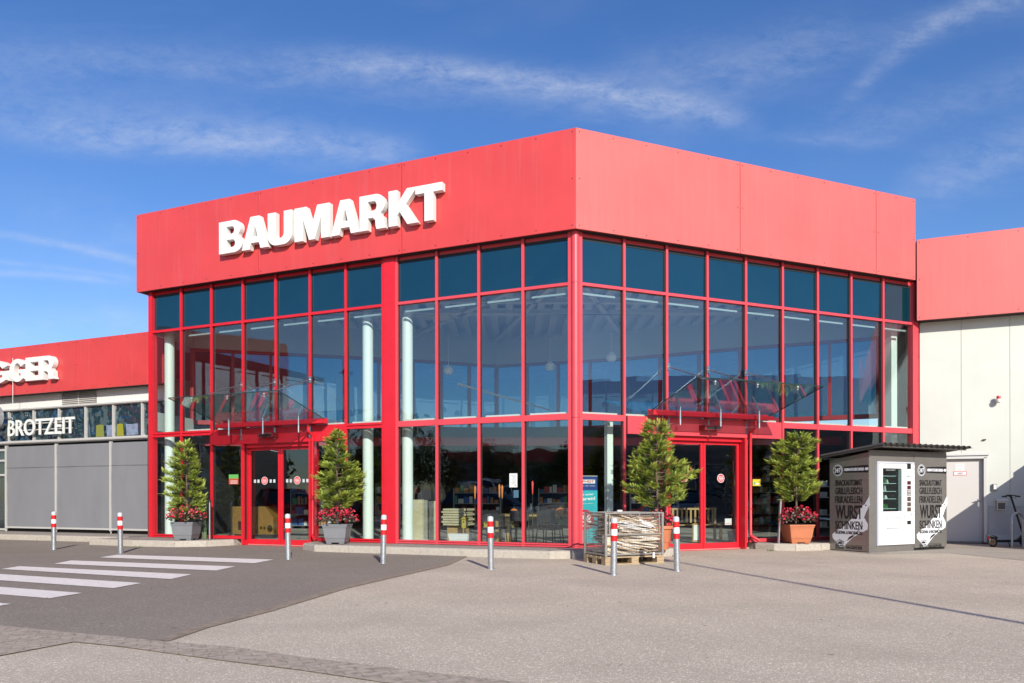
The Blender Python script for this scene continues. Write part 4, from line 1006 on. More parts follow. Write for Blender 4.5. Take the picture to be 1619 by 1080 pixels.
def begonias(root, x, y, z, rx, ry, h, seed, n=520):
    rnd = random.Random(seed); mb = MB(); fl = MB()
    for k in range(n):
        a = rnd.uniform(0, 2*PI); r_ = math.sqrt(rnd.random()); zz = h*math.sqrt(max(0, 1-r_*r_*.85))*rnd.uniform(.35, 1)
        p = Vector((x+rx*r_*math.cos(a), y+ry*r_*math.sin(a), z+zz)); s = rnd.uniform(.018, .034)
        nr = Vector((rnd.gauss(0, .6)+math.cos(a)*r_, rnd.gauss(0, .6)+math.sin(a)*r_, rnd.uniform(.2, 1))).normalized(); u = nr.orthogonal().normalized(); v = nr.cross(u)
        mb.add([p+u*s, p+v*s*.8, p-u*s, p-v*s*.8+nr*.006], [(0, 1, 2, 3)], 0 if rnd.random() < .75 else 1)
    for k in range(int(n*.30)):
        a = rnd.uniform(0, 2*PI); r_ = math.sqrt(rnd.random()); zz = h*math.sqrt(max(0, 1-r_*r_*.8))*rnd.uniform(.55, 1.12)
        p = Vector((x+rx*1.06*r_*math.cos(a), y+ry*1.06*r_*math.sin(a), z+zz))
        c = rnd.randint(3, 5); s = rnd.uniform(.015, .028)
        for j in range(c):
            nr = Vector((rnd.gauss(0, 1), rnd.gauss(0, 1)-.3, rnd.gauss(.3, 1))).normalized(); u = nr.orthogonal().normalized(); v = nr.cross(u); q = p+nr*s*.5
            fl.add([q+u*s, q+v*s, q-u*s, q-v*s], [(0, 1, 2, 3)], 0 if rnd.random() < .78 else 1)
    mb.build('begonia_leaves', beg_leaf, root, recalc=False); fl.build('begonia_flowers', beg_red, root, recalc=False)['kind'] = 'stuff'
def square_pot(root, x, y, z, w, h, m, ang):
    f = frame(x, y, ang); mb = MB()
    mb.taper(f, w*.72, w*.72, w*.80, w*.80, z+.03, z+h*.28); mb.taper(f, w*.815, w*.815, w*.93, w*.93, z+h*.28, z+h*.82)
    mb.taper(f, w*.95, w*.95, w*.97, w*.97, z+h*.82, z+h*.92); mb.taper(f, w, w, w, w, z+h*.92, z+h)
    for a in (-1, 1):
        for b in (-1, 1): g = Fr(f(a*w*.25, b*w*.25, 0)[:2], f.d, f.n); mb.taper(g, w*.2, w*.2, w*.22, w*.22, z, z+.03)
    mb.build('pot', m, root, bevel=.006)
    mb = MB(); mb.box(f, -w*.46, w*.46, -w*.46, w*.46, z+h, z+h+.004); mb.build('soil', soil, root)
def round_pot(root, x, y, z, r, h, m):
    mb = MB(); mb.lathe([(r*.66, z), (r*.70, z+h*.3), (r*.74, z+h*.31), (r*.88, z+h*.86), (r, z+h*.87), (r, z+h*.97), (r*.97, z+h), (r*.9, z+h), (r*.88, z+h*.93)], (x, y), 32); mb.build('pot', m, root, smooth=True)
    mb = MB(); mb.lathe([(.01, z+h*.94), (r*.885, z+h*.945)], (x, y), 24); mb.build('soil', soil, root)

def plants():
    # far left, grey box
    Y = 18.25; x = (295-CX)/F*Y; g = 'potted conifers with red begonias by the entrances'
    r0 = thing('potted_conifer', (x, Y, .15), 'slender golden conifer over red begonias in a grey planter near the left end post', 'potted plant', g)
    square_pot(r0, x, Y, .152, .56, .44, pot_grey, -2)
    conifer(r0, x, Y, [(817, 272, 300), (806, 262, 314), (796, 262, 318), (782, 259, 312), (772, 266, 316), (760, 262, 312), (748, 256, 308), (738, 268, 308), (725, 272, 306), (714, 276, 304), (704, 285, 298), (697, 291, 293)], 293, 3, 50)
    begonias(r0, x, Y-.02, .56, .46, .42, .42, 5)
    Y = 16.75; x = (533.5-CX)/F*Y
    r1 = thing('potted_conifer', (x, Y, .15), 'full cone shaped golden conifer in a grey planter right of the left doors', 'potted plant', g)
    square_pot(r1, x, Y, .152, .56, .44, pot_grey, -2)
    conifer(r1, x, Y, [(800, 520, 552), (790, 513, 570), (779, 510, 574), (768, 513, 574), (757, 503, 576), (750, 514, 570), (735, 514, 564), (722, 518, 552), (708, 520, 546), (696, 524, 543), (688, 531, 541), (680, 536, 539)], 537, 11, 56, 1.15)
    begonias(r1, x, Y-.02, .56, .46, .40, .42, 6)
    Y = 14.75; x = (1041-CX)/F*Y
    r2 = thing('potted_conifer', (x, Y, .15), 'sparse spreading golden conifer in a round terracotta pot behind the cardboard cage', 'potted plant', g)
    round_pot(r2, x, Y, .152, .29, .47, terra)
    conifer(r2, x-.03, Y, [(799, 1030, 1062), (790, 1015, 1085), (780, 1007, 1090), (770, 998, 1093), (758, 1012, 1098), (751, 1006, 1110), (742, 1006, 1096), (735, 1010, 1090), (726, 1014, 1070), (716, 1018, 1068), (708, 1026, 1064), (700, 1034, 1062), (690, 1028, 1070), (680, 1030, 1062), (672, 1034, 1056), (665, 1048, 1052)], 1048, 23, 50, .95, dry=.03)
    begonias(r2, x, Y-.02, .60, .33, .30, .30, 8, 380)
    Y = 16.55; x = (1260-CX)/F*Y
    r3 = thing('potted_conifer', (x, Y, .15), 'rounded golden conifer over begonias in a square terracotta planter left of the snack kiosk', 'potted plant', g)
    square_pot(r3, x, Y, .152, .57, .42, terra, 3)
    conifer(r3, x-.02, Y, [(789, 1240, 1268), (780, 1232, 1286), (770, 1226, 1292), (762, 1232, 1284), (750, 1226, 1284), (742, 1230, 1272), (733, 1218, 1288), (724, 1228, 1276), (714, 1222, 1278), (706, 1226, 1284), (700, 1240, 1288), (693, 1244, 1272), (685, 1262, 1270)], 1257, 37, 50, 1.05)
    begonias(r3, x, Y-.02, .56, .42, .38, .40, 9)
    # cat-tails behind the left planter
    Y = 18.75; x = (323-CX)/F*Y; rt = thing('cattail_plant', (x, Y, .15), 'tall bulrush with brown heads between the left grey planter and the steel post', 'plant')
    mb = MB(); hb = MB(); rnd = random.Random(4)
    for k in range(16):
        a = rnd.uniform(0, 6.28); h = rnd.uniform(.7, 1.30); l = rnd.uniform(.03, .16); b0 = Vector((x+rnd.gauss(0, .03), Y+rnd.gauss(0, .03), .15)); tp = b0+Vector((math.cos(a)*l, math.sin(a)*l, h)); md = (b0+tp)/2+Vector((0, 0, .05)); w = Vector((.010, .002, 0))
        mb.add([b0-w, b0+w, md+w, md-w, tp], [(0, 1, 2, 3), (3, 2, 4)], 0)
        if k % 4 == 0: hb.tube([tp-Vector((0, 0, .24)), tp-Vector((0, 0, .08))], .014, 8)
    mb.build('blade', mat('reed_green', (.08, .14, .06), .6), rt, recalc=False); hb.build('seed_head', mat('reed_brown', (.22, .09, .03), .8), rt)
plants()
def petals():
    rnd = random.Random(12); mb = MB()
    for (cx_, cy_, z, sx, sy, n) in ((*xy(L, 10.4, .9), .156, 1.6, .35, 46), (*xy(L, 6.0, .7), .156, .7, .3, 22), (*xy(RF, 5.6, .6), .156, .8, .3, 26), (*xy(RF, 2.3, 1.4), .006, 1.6, .8, 22), (*xy(L, 9.5, 1.6), .01, 2.2, .3, 26), (*xy(RF, 5.2, 1.4), .006, 1.8, .4, 20)):
        for k in range(n):
            p = Vector((cx_+rnd.gauss(0, sx*.5), cy_+rnd.gauss(0, sy*.4), z)); s = rnd.uniform(.006, .014); a = rnd.uniform(0, 6)
            if z > .1:
                q = Vector((p.x-CO[0], p.y-CO[1], 0)); fr = L if cx_ < 1 else RF
                nn = q.x*fr.n[0]+q.y*fr.n[1]
                if nn < .12 or nn > .75: continue
            u = Vector((math.cos(a), math.sin(a), .0))*s; v = Vector((-math.sin(a), math.cos(a), .0))*s*.8
            mb.add([p+u, p+v+Vector((0, 0, .006)), p-u, p-v+Vector((0, 0, .004))], [(0, 1, 2, 3)], rnd.choice((0, 0, 1)))
    o = mb.build('fallen_petals', beg_red, recalc=False); tag(o, 'scatter of fallen red begonia petals on the kerb platforms', 'petals', kind='stuff')
    mb = MB(); gr = mat('weed_green', (.10, .13, .03), .8)
    for px, py in ((14, 850), (62, 851), (100, 853), (145, 857), (220, 865), (960, 886), (1068, 880), (1218, 872)):
        x, y = G(px, py)
        for k in range(22):
            p = Vector((x+rnd.gauss(0, .05), y+rnd.gauss(0, .02)-.02, 0)); t = p+Vector((rnd.gauss(0, .04), rnd.gauss(0, .03), rnd.uniform(.02, .08))); w = Vector((.005, 0, 0))
            mb.add([p-w, p+w, t], [(0, 1, 2)])
    o = mb.build('kerb_weeds', gr, recalc=False); tag(o, 'small green weeds growing at the foot of the kerbs', 'weeds', kind='stuff')
petals()

# ------------------------------------------------------------------ pallet, wire cage, flattened cardboard
wood = mat('pallet_wood', (.40, .29, .17), .85, noise=.3, nscale=7, stretch=(1, 1, 6)); cage_m = mat('cage_wire', (.42, .40, .36), .45, metal=.7, noise=.2, nscale=20)
card = [mat('cardboard_a', (.68, .52, .34), .85, noise=.15, nscale=6), mat('cardboard_b', (.80, .68, .52), .85, noise=.12, nscale=6), mat('cardboard_white', (.80, .78, .75), .7, noise=.08, nscale=8), mat('cardboard_dark', (.42, .28, .17), .85, noise=.2, nscale=6)]
PX, PY = G(957, 894.5)
PF = Fr((PX, PY), (SN, CS), (-CS, SN))     # along the pallet's front, and back
def pallet():
    r_ = thing('pallet', PF(.6, .4, 0), 'worn wooden euro pallet under the wire cage of cardboard', 'pallet')
    mb = MB()
    for n in (0, .3275, .655):
        mb.box(PF, 0, 1.2, n, n+.145, 0, .022)
    mb.build('bottom_board', wood, r_)
    for n in (0, .3275, .655):
        for s in (0, .5275, 1.055): mb = MB(); mb.box(PF, s, s+.145, n, n+.145, .022, .100); mb.build('block', wood, r_)
    mb = MB()
    for s in (0, .5275, 1.055): mb.box(PF, s, s+.145, 0, .8, .100, .122)
    mb.build('stringer', wood, r_)
    mb = MB()
    for n, w in ((0, .145), (.18, .1), (.3275, .145), (.52, .1), (.655, .145)): mb.box(PF, 0, 1.2, n, n+w, .122, .144)
    mb.build('top_board', wood, r_)
    c_ = thing('wire_cage', PF(.6, .4, .145), 'galvanised wire mesh cage frame holding flattened cardboard on a pallet', 'cage')
    z0, z1 = .15, .915; t = .026
    for s in (.02, 1.18):
        for n in (.02, .78): fr_ = MB(); fr_.box(PF, s-.02, s+.02, n-.016, n+.016, z0, z1); fr_.build('upright', cage_m, c_)
    def side(nm, f, a, b, split):
        mb = MB()
        for z in ((z0+.03, z1-.01, .53) if split else (z0+.03, z1-.01)): mb.box(f, a, b, -.011, .011, z-.012, z+.012)
        if split:
            for s in (a+.05, b-.05): mb.box(f, s-.009, s+.009, -.012, .012, .55, z1-.022)
        k = int((b-a)/.05)
        for i in range(1, k): s = a+(b-a)*i/k; mb.box(f, s-.0016, s+.0016, -.0016, .0016, z0+.04, z1-.02)
        for i in range(1, 15): z = z0+.03+(z1-z0-.04)*i/15; mb.box(f, a, b, .002, .006, z-.0016, z+.0016)
        mb.build(nm, cage_m, c_)
    side('mesh_side', Fr(PF(0, .02, 0)[:2], PF.d, PF.n), .04, 1.16, True)
    side('mesh_side', Fr(PF(0, .78, 0)[:2], PF.d, PF.n), .04, 1.16, False)
    side('mesh_side', Fr(PF(.02, 0, 0)[:2], PF.n, (-PF.d[0], -PF.d[1])), .04, .76, False)
    side('mesh_side', Fr(PF(1.18, 0, 0)[:2], PF.n, PF.d), .04, .76, False)
    mb = MB(); mb.box(PF, .96, 1.0, -.012, .01, .10, .20); mb.box(PF, .70, .80, .765, .80, z1, z1+.03); mb.build('latch', alu_white, c_)
    # bundles: bent thin sheets
    rnd = random.Random(31); z = .16; k = 0
    def sheet(cs, cn, z, w, d, rz, tilt, roll, m, th=.006, bend=.03):
        nonlocal k
        cz = math.cos(rz); sz = math.sin(rz); nx, ny = 7, 4; vs = []
        ph = rnd.uniform(0, 6); cr = rnd.uniform(-.2, .2)
        for lay in (0, 1):
            for j in range(ny+1):
                for i in range(nx+1):
                    u = (i/nx-.5)*w; v = (j/ny-.5)*d
                    s = cs+u*cz-v*sz; n = cn+u*sz+v*cz
                    zz = z+u*tilt+v*roll+bend*math.sin(u*7+ph)*.5+abs(u-cr*w)*bend*.8+lay*th+rnd.uniform(-.001, .001)
                    vs.append(PF(min(1.145, max(.055, s)), min(.75, max(.05, n)), max(.15+.006*lay, zz)))
        a = (nx+1)*(ny+1); fs = []
        for j in range(ny):
            for i in range(nx):
                q = j*(nx+1)+i; fs += [(q, q+1, q+nx+2, q+nx+1), (a+q, a+q+nx+1, a+q+nx+2, a+q+1)]
        for i in range(nx): fs += [(i, a+i, a+i+1, i+1), (ny*(nx+1)+i, ny*(nx+1)+i+1, a+ny*(nx+1)+i+1, a+ny*(nx+1)+i)]
        for j in range(ny): q = j*(nx+1); fs += [(q, q+nx+1, a+q+nx+1, a+q), (q+nx, a+q+nx, a+q+2*nx+1, q+2*nx+1)]
        mb = MB(); mb.add(vs, fs); o = mb.build('cardboard_sheet', m, recalc=True)
        ly = ['bottom', 'lower', 'middle', 'upper', 'top'][min(4, int((z-.16)/.135))]; zn = 'front' if cn < .3 else ('back' if cn > .48 else 'middle'); sn = 'left' if cs < .45 else ('right' if cs > .75 else 'centre')
        cn_ = ['brown', 'light tan', 'white printed', 'dark brown'][card.index(m)]
        lab = f'{cn_} flattened cardboard in the {ly} layers of the wire cage, {zn} row, {sn} part'
        tag(o, lab, 'cardboard', 'flattened cardboard in the wire cage')
        if z > .80 and m is card[2]: pass
    levels = 30
    for lv in range(levels):
        z = .165+.66*lv/levels
        for rep in range(4):
            cs = rnd.uniform(.2, 1.0); cn = rnd.choice((.12, .2, .35, .5, .6))+rnd.uniform(-.05, .05)
            w = rnd.uniform(.35, .85); d = rnd.uniform(.25, .5)
            m = rnd.choice((card[0], card[0], card[1], card[1], card[1], card[1], card[3], card[2], card[2]))
            sheet(cs, cn, z+rnd.uniform(-.01, .02), w, d, rnd.gauss(0, .2), rnd.gauss(-.16, .10), rnd.gauss(0, .10), m, rnd.choice((.006, .012, .020)), rnd.uniform(.004, .022))
    # a few cartons showing their sides
    for (s, n, w, d, z0_, h) in ((.08, .08, .16, .18, .33, .19), (.10, .10, .20, .30, .20, .10)):
        mb = MB(); mb.box(PF, s, s+w, n, n+d, z0_, z0_+h); tag(mb.build('folded_carton', card[1]), 'small closed carton standing at the front left corner of the wire cage' if h > .15 else 'flat carton under the small one at the front left corner of the wire cage', 'carton')
    mb = MB(); mb.add([PF(.70, .045, .80), PF(.98, .05, .70), PF(1.06, .05, .63), PF(.80, .047, .70), PF(.70, .06, .805), PF(.98, .065, .705), PF(1.06, .065, .635), PF(.80, .062, .705)], [(0, 1, 2, 3), (4, 5, 6, 7), (0, 1, 5, 4), (1, 2, 6, 5), (2, 3, 7, 6), (3, 0, 4, 7)])
    tag(mb.build('cardboard_flap', card[2]), 'large white cardboard flap pressed against the upper front mesh of the cage', 'cardboard', 'flattened cardboard in the wire cage')
pallet()

# ------------------------------------------------------------------ snack kiosk with vending machine
KX, KY = G(1374.8, 875.2)
KF = Fr((KX, KY), (math.cos(R(26)), math.sin(R(26))), (-math.sin(R(26)), math.cos(R(26))))   # s along the front, n backwards
kpan = mat('kiosk_panel', (.25, .235, .215), .27, metal=.45, spec=.5, noise=.06, nscale=4)
kdark = mat('kiosk_roof', (.075, .068, .062), .5, noise=.15, nscale=6); ink = mat('print_black', (.012, .011, .011), .5); pwhite = mat('print_white', (.74, .74, .76), .5)
vend_w = mat('vending_white', (.80, .80, .79), .35, coat=.3)
def kiosk():
    k = thing('snack_kiosk', KF(1.25, .5, 0), 'taupe vending kiosk with black lettering and a corrugated lean-to roof', 'kiosk')
    W1, W2, D = 1.407, 2.51, 1.003; H = 2.12
    def zsl(n): return H-.13*n
    # niche walls
    mb = MB(); mb.box(KF, 0, .20, 0, .035, .10, H); mb.box(KF, W1-.03, W1, 0, .035, .10, H); mb.box(KF, .20, W1-.03, 0, .035, 1.90, H); mb.box(KF, 0, W1, .004, .05, .0, .14)
    mb.build('front_frame', kpan, k)
    left = Fr(KF(0, 0, 0)[:2], KF.n, (-KF.d[0], -KF.d[1]))      # s backwards, n outwards left
    mb = MB(); mb.fprism(left, [(0.0, .02), (D, .02), (D, zsl(D)), (0, zsl(0))], 0, .02)
    pl = mb.build('side_panel', kpan, k)
    front = Fr(KF(W1, 0, 0)[:2], KF.d, (-KF.n[0], -KF.n[1]))    # s to the right, n outwards
    mb = MB(); mb.box(front, .004, W2-W1, -.03, .006, .06, H-.0); pr = mb.build('side_panel', kpan, k)
    mb = MB(); mb.box(front, .02, W2-W1-.02, -.6, -.035, .0, .06); mb.build('base', gasket, k)
    mb = MB(); mb.box(KF, .02, W2-.01, D-.03, D, .02, zsl(D)); mb.fprism(Fr(KF(W2-.03, 0, 0)[:2], KF.n, KF.d), [(.035, .02), (D-.03, .02), (D-.03, zsl(D)), (.035, H)], 0, .03); mb.build('back_panel', kpan, k)
    mb = MB()
    for f, a, b in ((left, .03, D-.03), (front, .03, W2-W1-.03)):
        for s in (a, b):
            for z in [.12+.36*i for i in range(6)]:
                P = [f(s+.009*math.cos(i*PI/3), .008 if f is front else .022, z+.009*math.sin(i*PI/3)) for i in range(6)]; Q = [p-Vector((*f.n, 0))*.004 for p in P]
                mb.add([p+Vector((*f.n, 0))*.002 for p in P]+Q, [tuple(range(6))]+[(i, (i+1) % 6, 6+(i+1) % 6, 6+i) for i in range(6)])
    mb.build('screw', steel, k)
    # lettering: both prints are the same, s0..s1 reading left to right
    def lettering(f, a, b, n, name, par):
        w = b-a; X = lambda u: a+w*u
        mb = MB(); n0 = n
        def T(u0, u1, z0, z1, t, mi=0, dn=.002, off=.01): [place_text(mb, f, X(u0+e*.006), X(u1+e*.006), z0, z1, n0+dn-.001+j*.0002, n0+dn+j*.0002, t, offset=off, mi=mi) for j, e in enumerate((-.5, .5, 0))]
        # cleaver blade and handle
        bl = [(.06, .27), (.05, .35), (.14, .42), (.40, .56), (.55, .69), (.78, .82), (.90, .72), (.98, .60), (.97, .49), (.60, .31), (.35, .09), (.26, .07), (.22, .13)]
        mb.fprism(f, [(X(p), q) for p, q in bl], n0, n0+.001, 1)
        hd = [(.76, .80), (.80, .97), (.90, 1.02), (1.02, 1.20), (1.03, 1.02), (.94, .86), (.88, .74)]
        mb.fprism(f, [(X(min(1.04, p)), q) for p, q in hd], n0, n0+.0012, 1)
        mb.fprism(f, [(X(.93)+.017*math.cos(i*PI/6), 1.0+.017*math.sin(i*PI/6)) for i in range(12)], n0+.0012, n0+.002, 0)
        # 24/7 badge
        cx_, cz, r = X(.20), 1.76, .125
        for rr, mi, d in ((r, 1, .001), (r-.012, 0, .002), (r-.022, 1, .003), (r-.030, 0, .004)):
            mb.fprism(f, [(cx_+rr*math.cos(2*PI*i/32), cz+rr*math.sin(2*PI*i/32)) for i in range(32)], n0, n0+d, mi)
        place_text(mb, f, cx_-(.078 if X(1) > X(0) else -.078), cx_+(.078 if X(1) > X(0) else -.078), cz-.05, cz+.05, n0+.004, n0+.0052, '24/7', offset=.02, mi=1)
        mb.fprism(f, [(X(.36), 1.705), (X(1.0), 1.695), (X(1.0), 1.855), (X(.36), 1.835)], n0, n0+.001, 0)
        T(.38, .88, 1.74, 1.80, 'HEIMATFLEISCHEREI', 1, .0022)
        mb.fprism(f, [(X(.90), 1.76), (X(.93), 1.80), (X(.98), 1.80), (X(1.0), 1.77), (X(.97), 1.74), (X(.93), 1.745)], n0, n0+.002, 1)
        # black words; where they cross the blade they stay black
        T(.14, .84, 1.42, 1.55, 'SNACKAUTOMAT'); T(.14, .84, 1.235, 1.385, 'GRILLFLEISCH'); T(.14, .84, 1.045, 1.195, 'FRIKADELLEN')
        T(.15, .84, .70, 1.00, 'WURST', off=.02); T(.14, .84, .475, .655, 'SCHINKEN'); T(.14, .84, .37, .44, 'REGIONAL & NACHHALTIG', off=.015)
        # small farm emblem and the two names
        for i in range(8):
            t0, t1 = PI*i/8, PI*(i+1)/8; u = lambda t: (X(.26+.10*math.cos(t)), .155+.06*math.sin(t)); p, q = u(t0), u(t1)
            mb.bar(f(p[0], n0+.0022, p[1]), f(q[0], n0+.0022, q[1]), .004, .008)
        mb.fprism(f, [(X(.19), .15), (X(.33), .15), (X(.31), .185), (X(.26), .20), (X(.21), .185)], n0+.001, n0+.0022, 0)
        mb.bar(f(X(.13), n0+.0022, .20), f(X(.25), n0+.0022, .245), .004, .006); mb.bar(f(X(.25), n0+.0022, .245), f(X(.38), n0+.0022, .20), .004, .006)
        T(.14, .36, .095, .135, 'BAUER'); T(.14, .36, .045, .085, 'KORTE', off=.03)
        T(.42, .84, .055, .115, 'HACKEPETER'); mb.bar(f(X(.42), n0+.002, .135), f(X(.84), n0+.002, .135), .004, .006)
        # little knife
        mb.fprism(f, [(X(.44), .22), (X(.62), .33), (X(.60), .36), (X(.50), .31)], n0+.001, n0+.0022, 0); mb.bar(f(X(.60), n0+.0022, .33), f(X(.86), n0+.0022, .56), .005, .010)
        o = mb.build(name, [ink, pwhite], par)
    lettering(Fr(left(D, 0, 0)[:2], (-left.d[0], -left.d[1]), left.n), .02, D-.0-.005, .0205, 'lettering', pl)
    lettering(front, .03, W2-W1-.01, .0065, 'lettering', pr)
    # corrugated roof
    mb = MB(); th = R(26)
    s0, s1 = -.10, 2.83+0.0; nA, nB = -.41, 1.20; zf = 2.262
    zr = lambda n: zf-.107*(n-nA)
    N_ = 16; prof = []
    for i in range(N_):
        a = s0+(s1-s0)*i/N_; w = (s1-s0)/N_
        prof += [(a, 0), (a+w*.20, .042), (a+w*.42, .042), (a+w*.64, 0)]
    prof.append((s1, 0))
    vs = []; m_ = len(prof)
    for off in (0, -.004):
        for n in (nA, nB):
            for s, h in prof: vs.append(KF(s, n, zr(n)+h+off))
    fs = []
    for i in range(m_-1): fs += [(i, i+1, m_+i+1, m_+i), (2*m_+i, 3*m_+i, 3*m_+i+1, 2*m_+i+1), (i, 2*m_+i, 2*m_+i+1, i+1), (m_+i, m_+i+1, 3*m_+i+1, 3*m_+i)]
    mb.add(vs, fs); mb.build('roof', kdark, k)
    mb = MB()
    for n in (nA+.10, .25, .75, nB-.06):
        mb.box(KF, s0+.04, s1-.12, n-.02, n+.02, zr(n)-.045, zr(n)-.008)
    mb.bar(KF(s0+.02, nA, zr(nA)-.025), KF(s0+.02, nB, zr(nB)-.025), .02, .05); mb.build('rafter', kdark, k)
    mb = MB(); mb.box(KF, .0, W2, .0, .03, H, zr(0)-.05); mb.build('top_board', kpan, k)
    # vending machine in its niche
    v = thing('vending_machine', KF(.8, .4, .12), 'white vending machine with glass front and coin panel set into the kiosk', 'vending machine')
    mb = MB(); mb.box(KF, .24, .345, .05, .80, .14, 1.90); mb.box(KF, .97, 1.34, .05, .80, .14, 1.90); mb.box(KF, .345, .97, .05, .80, .14, .84); mb.box(KF, .345, .97, .05, .80, 1.81, 1.90); mb.box(KF, .345, .97, .5, .80, .84, 1.81); mb.build('cabinet', vend_w, v)
    DN = -.045
    a0, a1 = .245, 1.375
    mb = MB(); ga0, ga1, gz0, gz1 = .36, .955, .865, 1.785
    mb.box(KF, a0, a1, DN, .045, .15, gz0); mb.box(KF, a0, a1, DN, .045, gz1, 1.885); mb.box(KF, a0, ga0, DN, .045, gz0, gz1); mb.box(KF, ga1, a1, DN, .045, gz0, gz1)
    mb.build('door', vend_w, v, bevel=.006)
    mb = MB(); mb.box(KF, a0-.045, a0-.004, DN+.012, .045, .14, 1.90); mb.box(KF, a0-.045, a1+.01, DN+.012, .045, 1.892, 1.93); mb.build('door_frame', mat('vend_grey', (.52, .53, .56), .4), v)
    mb = MB(); mb.box(KF, ga0, ga1, DN+.006, DN+.011, gz0, gz1); mb.build('display_glass', pane_can, v)
    mb = MB(); mb.box(KF, ga0-.01, ga1+.01, .42, .43, gz0-.02, gz1+.02); mb.box(KF, ga0-.012, ga0-.002, .05, .42, gz0-.01, gz1+.01); mb.box(KF, ga1+.002, ga1+.012, .05, .42, gz0-.01, gz1+.01); mb.box(KF, ga0-.01, ga1+.01, .05, .42, gz0-.02, gz0-.012); mb.build('interior', blackout, v)
    mb = MB()
    for z in (.93, 1.14, 1.30, 1.47, 1.63): mb.box(KF, ga0, ga1-.10, .02, .40, z-.012, z)
    mb.build('shelf', mat('shelf_pale', (.50, .60, .56), .5), v)
    packs = [mat('snack_tan', (.50, .34, .14), .5), mat('snack_white', (.65, .65, .6), .5), mat('snack_green', (.05, .16, .04), .5), mat('snack_red', (.4, .05, .04), .5)]
    rnd = random.Random(2)
    for z in (.93, 1.14, 1.30, 1.47):
        s = ga0+.02
        while s < ga0+.30:
            w = rnd.uniform(.04, .07); h = rnd.uniform(.06, .12); f = frame(*KF(s+w/2, .10, 0)[:2], 26+rnd.uniform(-12, 12)); mb = MB(); mb.taper(f, w, .05, w*.7, .012, z, z+h)
            mi = rnd.choice((0, 1, 1, 2)) if z > 1.0 else 2
            tag(mb.build('snack_pack', packs[mi]), f'small {("tan", "white", "green", "red")[mi]} snack pack on a shelf behind the vending glass', 'snack', 'snack packs in the vending machine'); s += w+rnd.uniform(.01, .05)
    mb = MB(); place_text(mb, KF, ga0+.10, ga0+.40, 1.735, 1.765, DN+.003, DN+.001, 'REGIOMAT', offset=.01); mb.build('lettering', mat('letter_dim', (.35, .38, .36), .5), v)
    # hatch, coin panel
    mb = MB(); h0, h1 = .475, .90
    for b in ((h0, h0+.012, .50, .735), (h1-.012, h1, .50, .735), (h0+.012, h1-.012, .50, .512), (h0+.012, h1-.012, .723, .735)): mb.box(KF, b[0], b[1], DN-.006, DN+.01, b[2], b[3])
    mb.build('hatch_frame', mat('vend_line', (.22, .22, .23), .5), v)
    mb = MB(); c0, c1 = 1.13, 1.24; br = 1
    for z0, z1, mi in ((1.78, 1.90, 0), (1.44, 1.52, 2), (1.34, 1.42, 2), (1.26, 1.33, 3), (1.20, 1.255, 3), (1.08, 1.18, 1), (.97, 1.06, 1), (.86, .95, 1), (.58, .66, 0)):
        mb.box(KF, c0-.006, c1+.006, DN-.003, DN+.01, z0, z1, 1 if mi != 0 else 0); mb.box(KF, c0+.01, c1-.01, DN-.007, DN-.003, z0+.012, z1-.012, mi)
    for i in range(3): mb.box(KF, c0+.045*i-.01, c0+.045*i+.01, DN-.004, DN+.01, 1.61, 1.64, 0)
    mb.fprism(KF, [(1.04+.012*math.cos(i*PI/4), .76+.012*math.sin(i*PI/4)) for i in range(8)], DN-.006, DN+.01, 0); mb.fprism(KF, [(1.27+.012*math.cos(i*PI/4), .79+.012*math.sin(i*PI/4)) for i in range(8)], DN-.006, DN+.01, 0)
    mb.build('coin_panel', [ink, mat('panel_brown', (.10, .07, .055), .5), mat('panel_maroon', (.07, .012, .012), .4), mat('panel_pale', (.45, .42, .40), .4)], v)
kiosk()

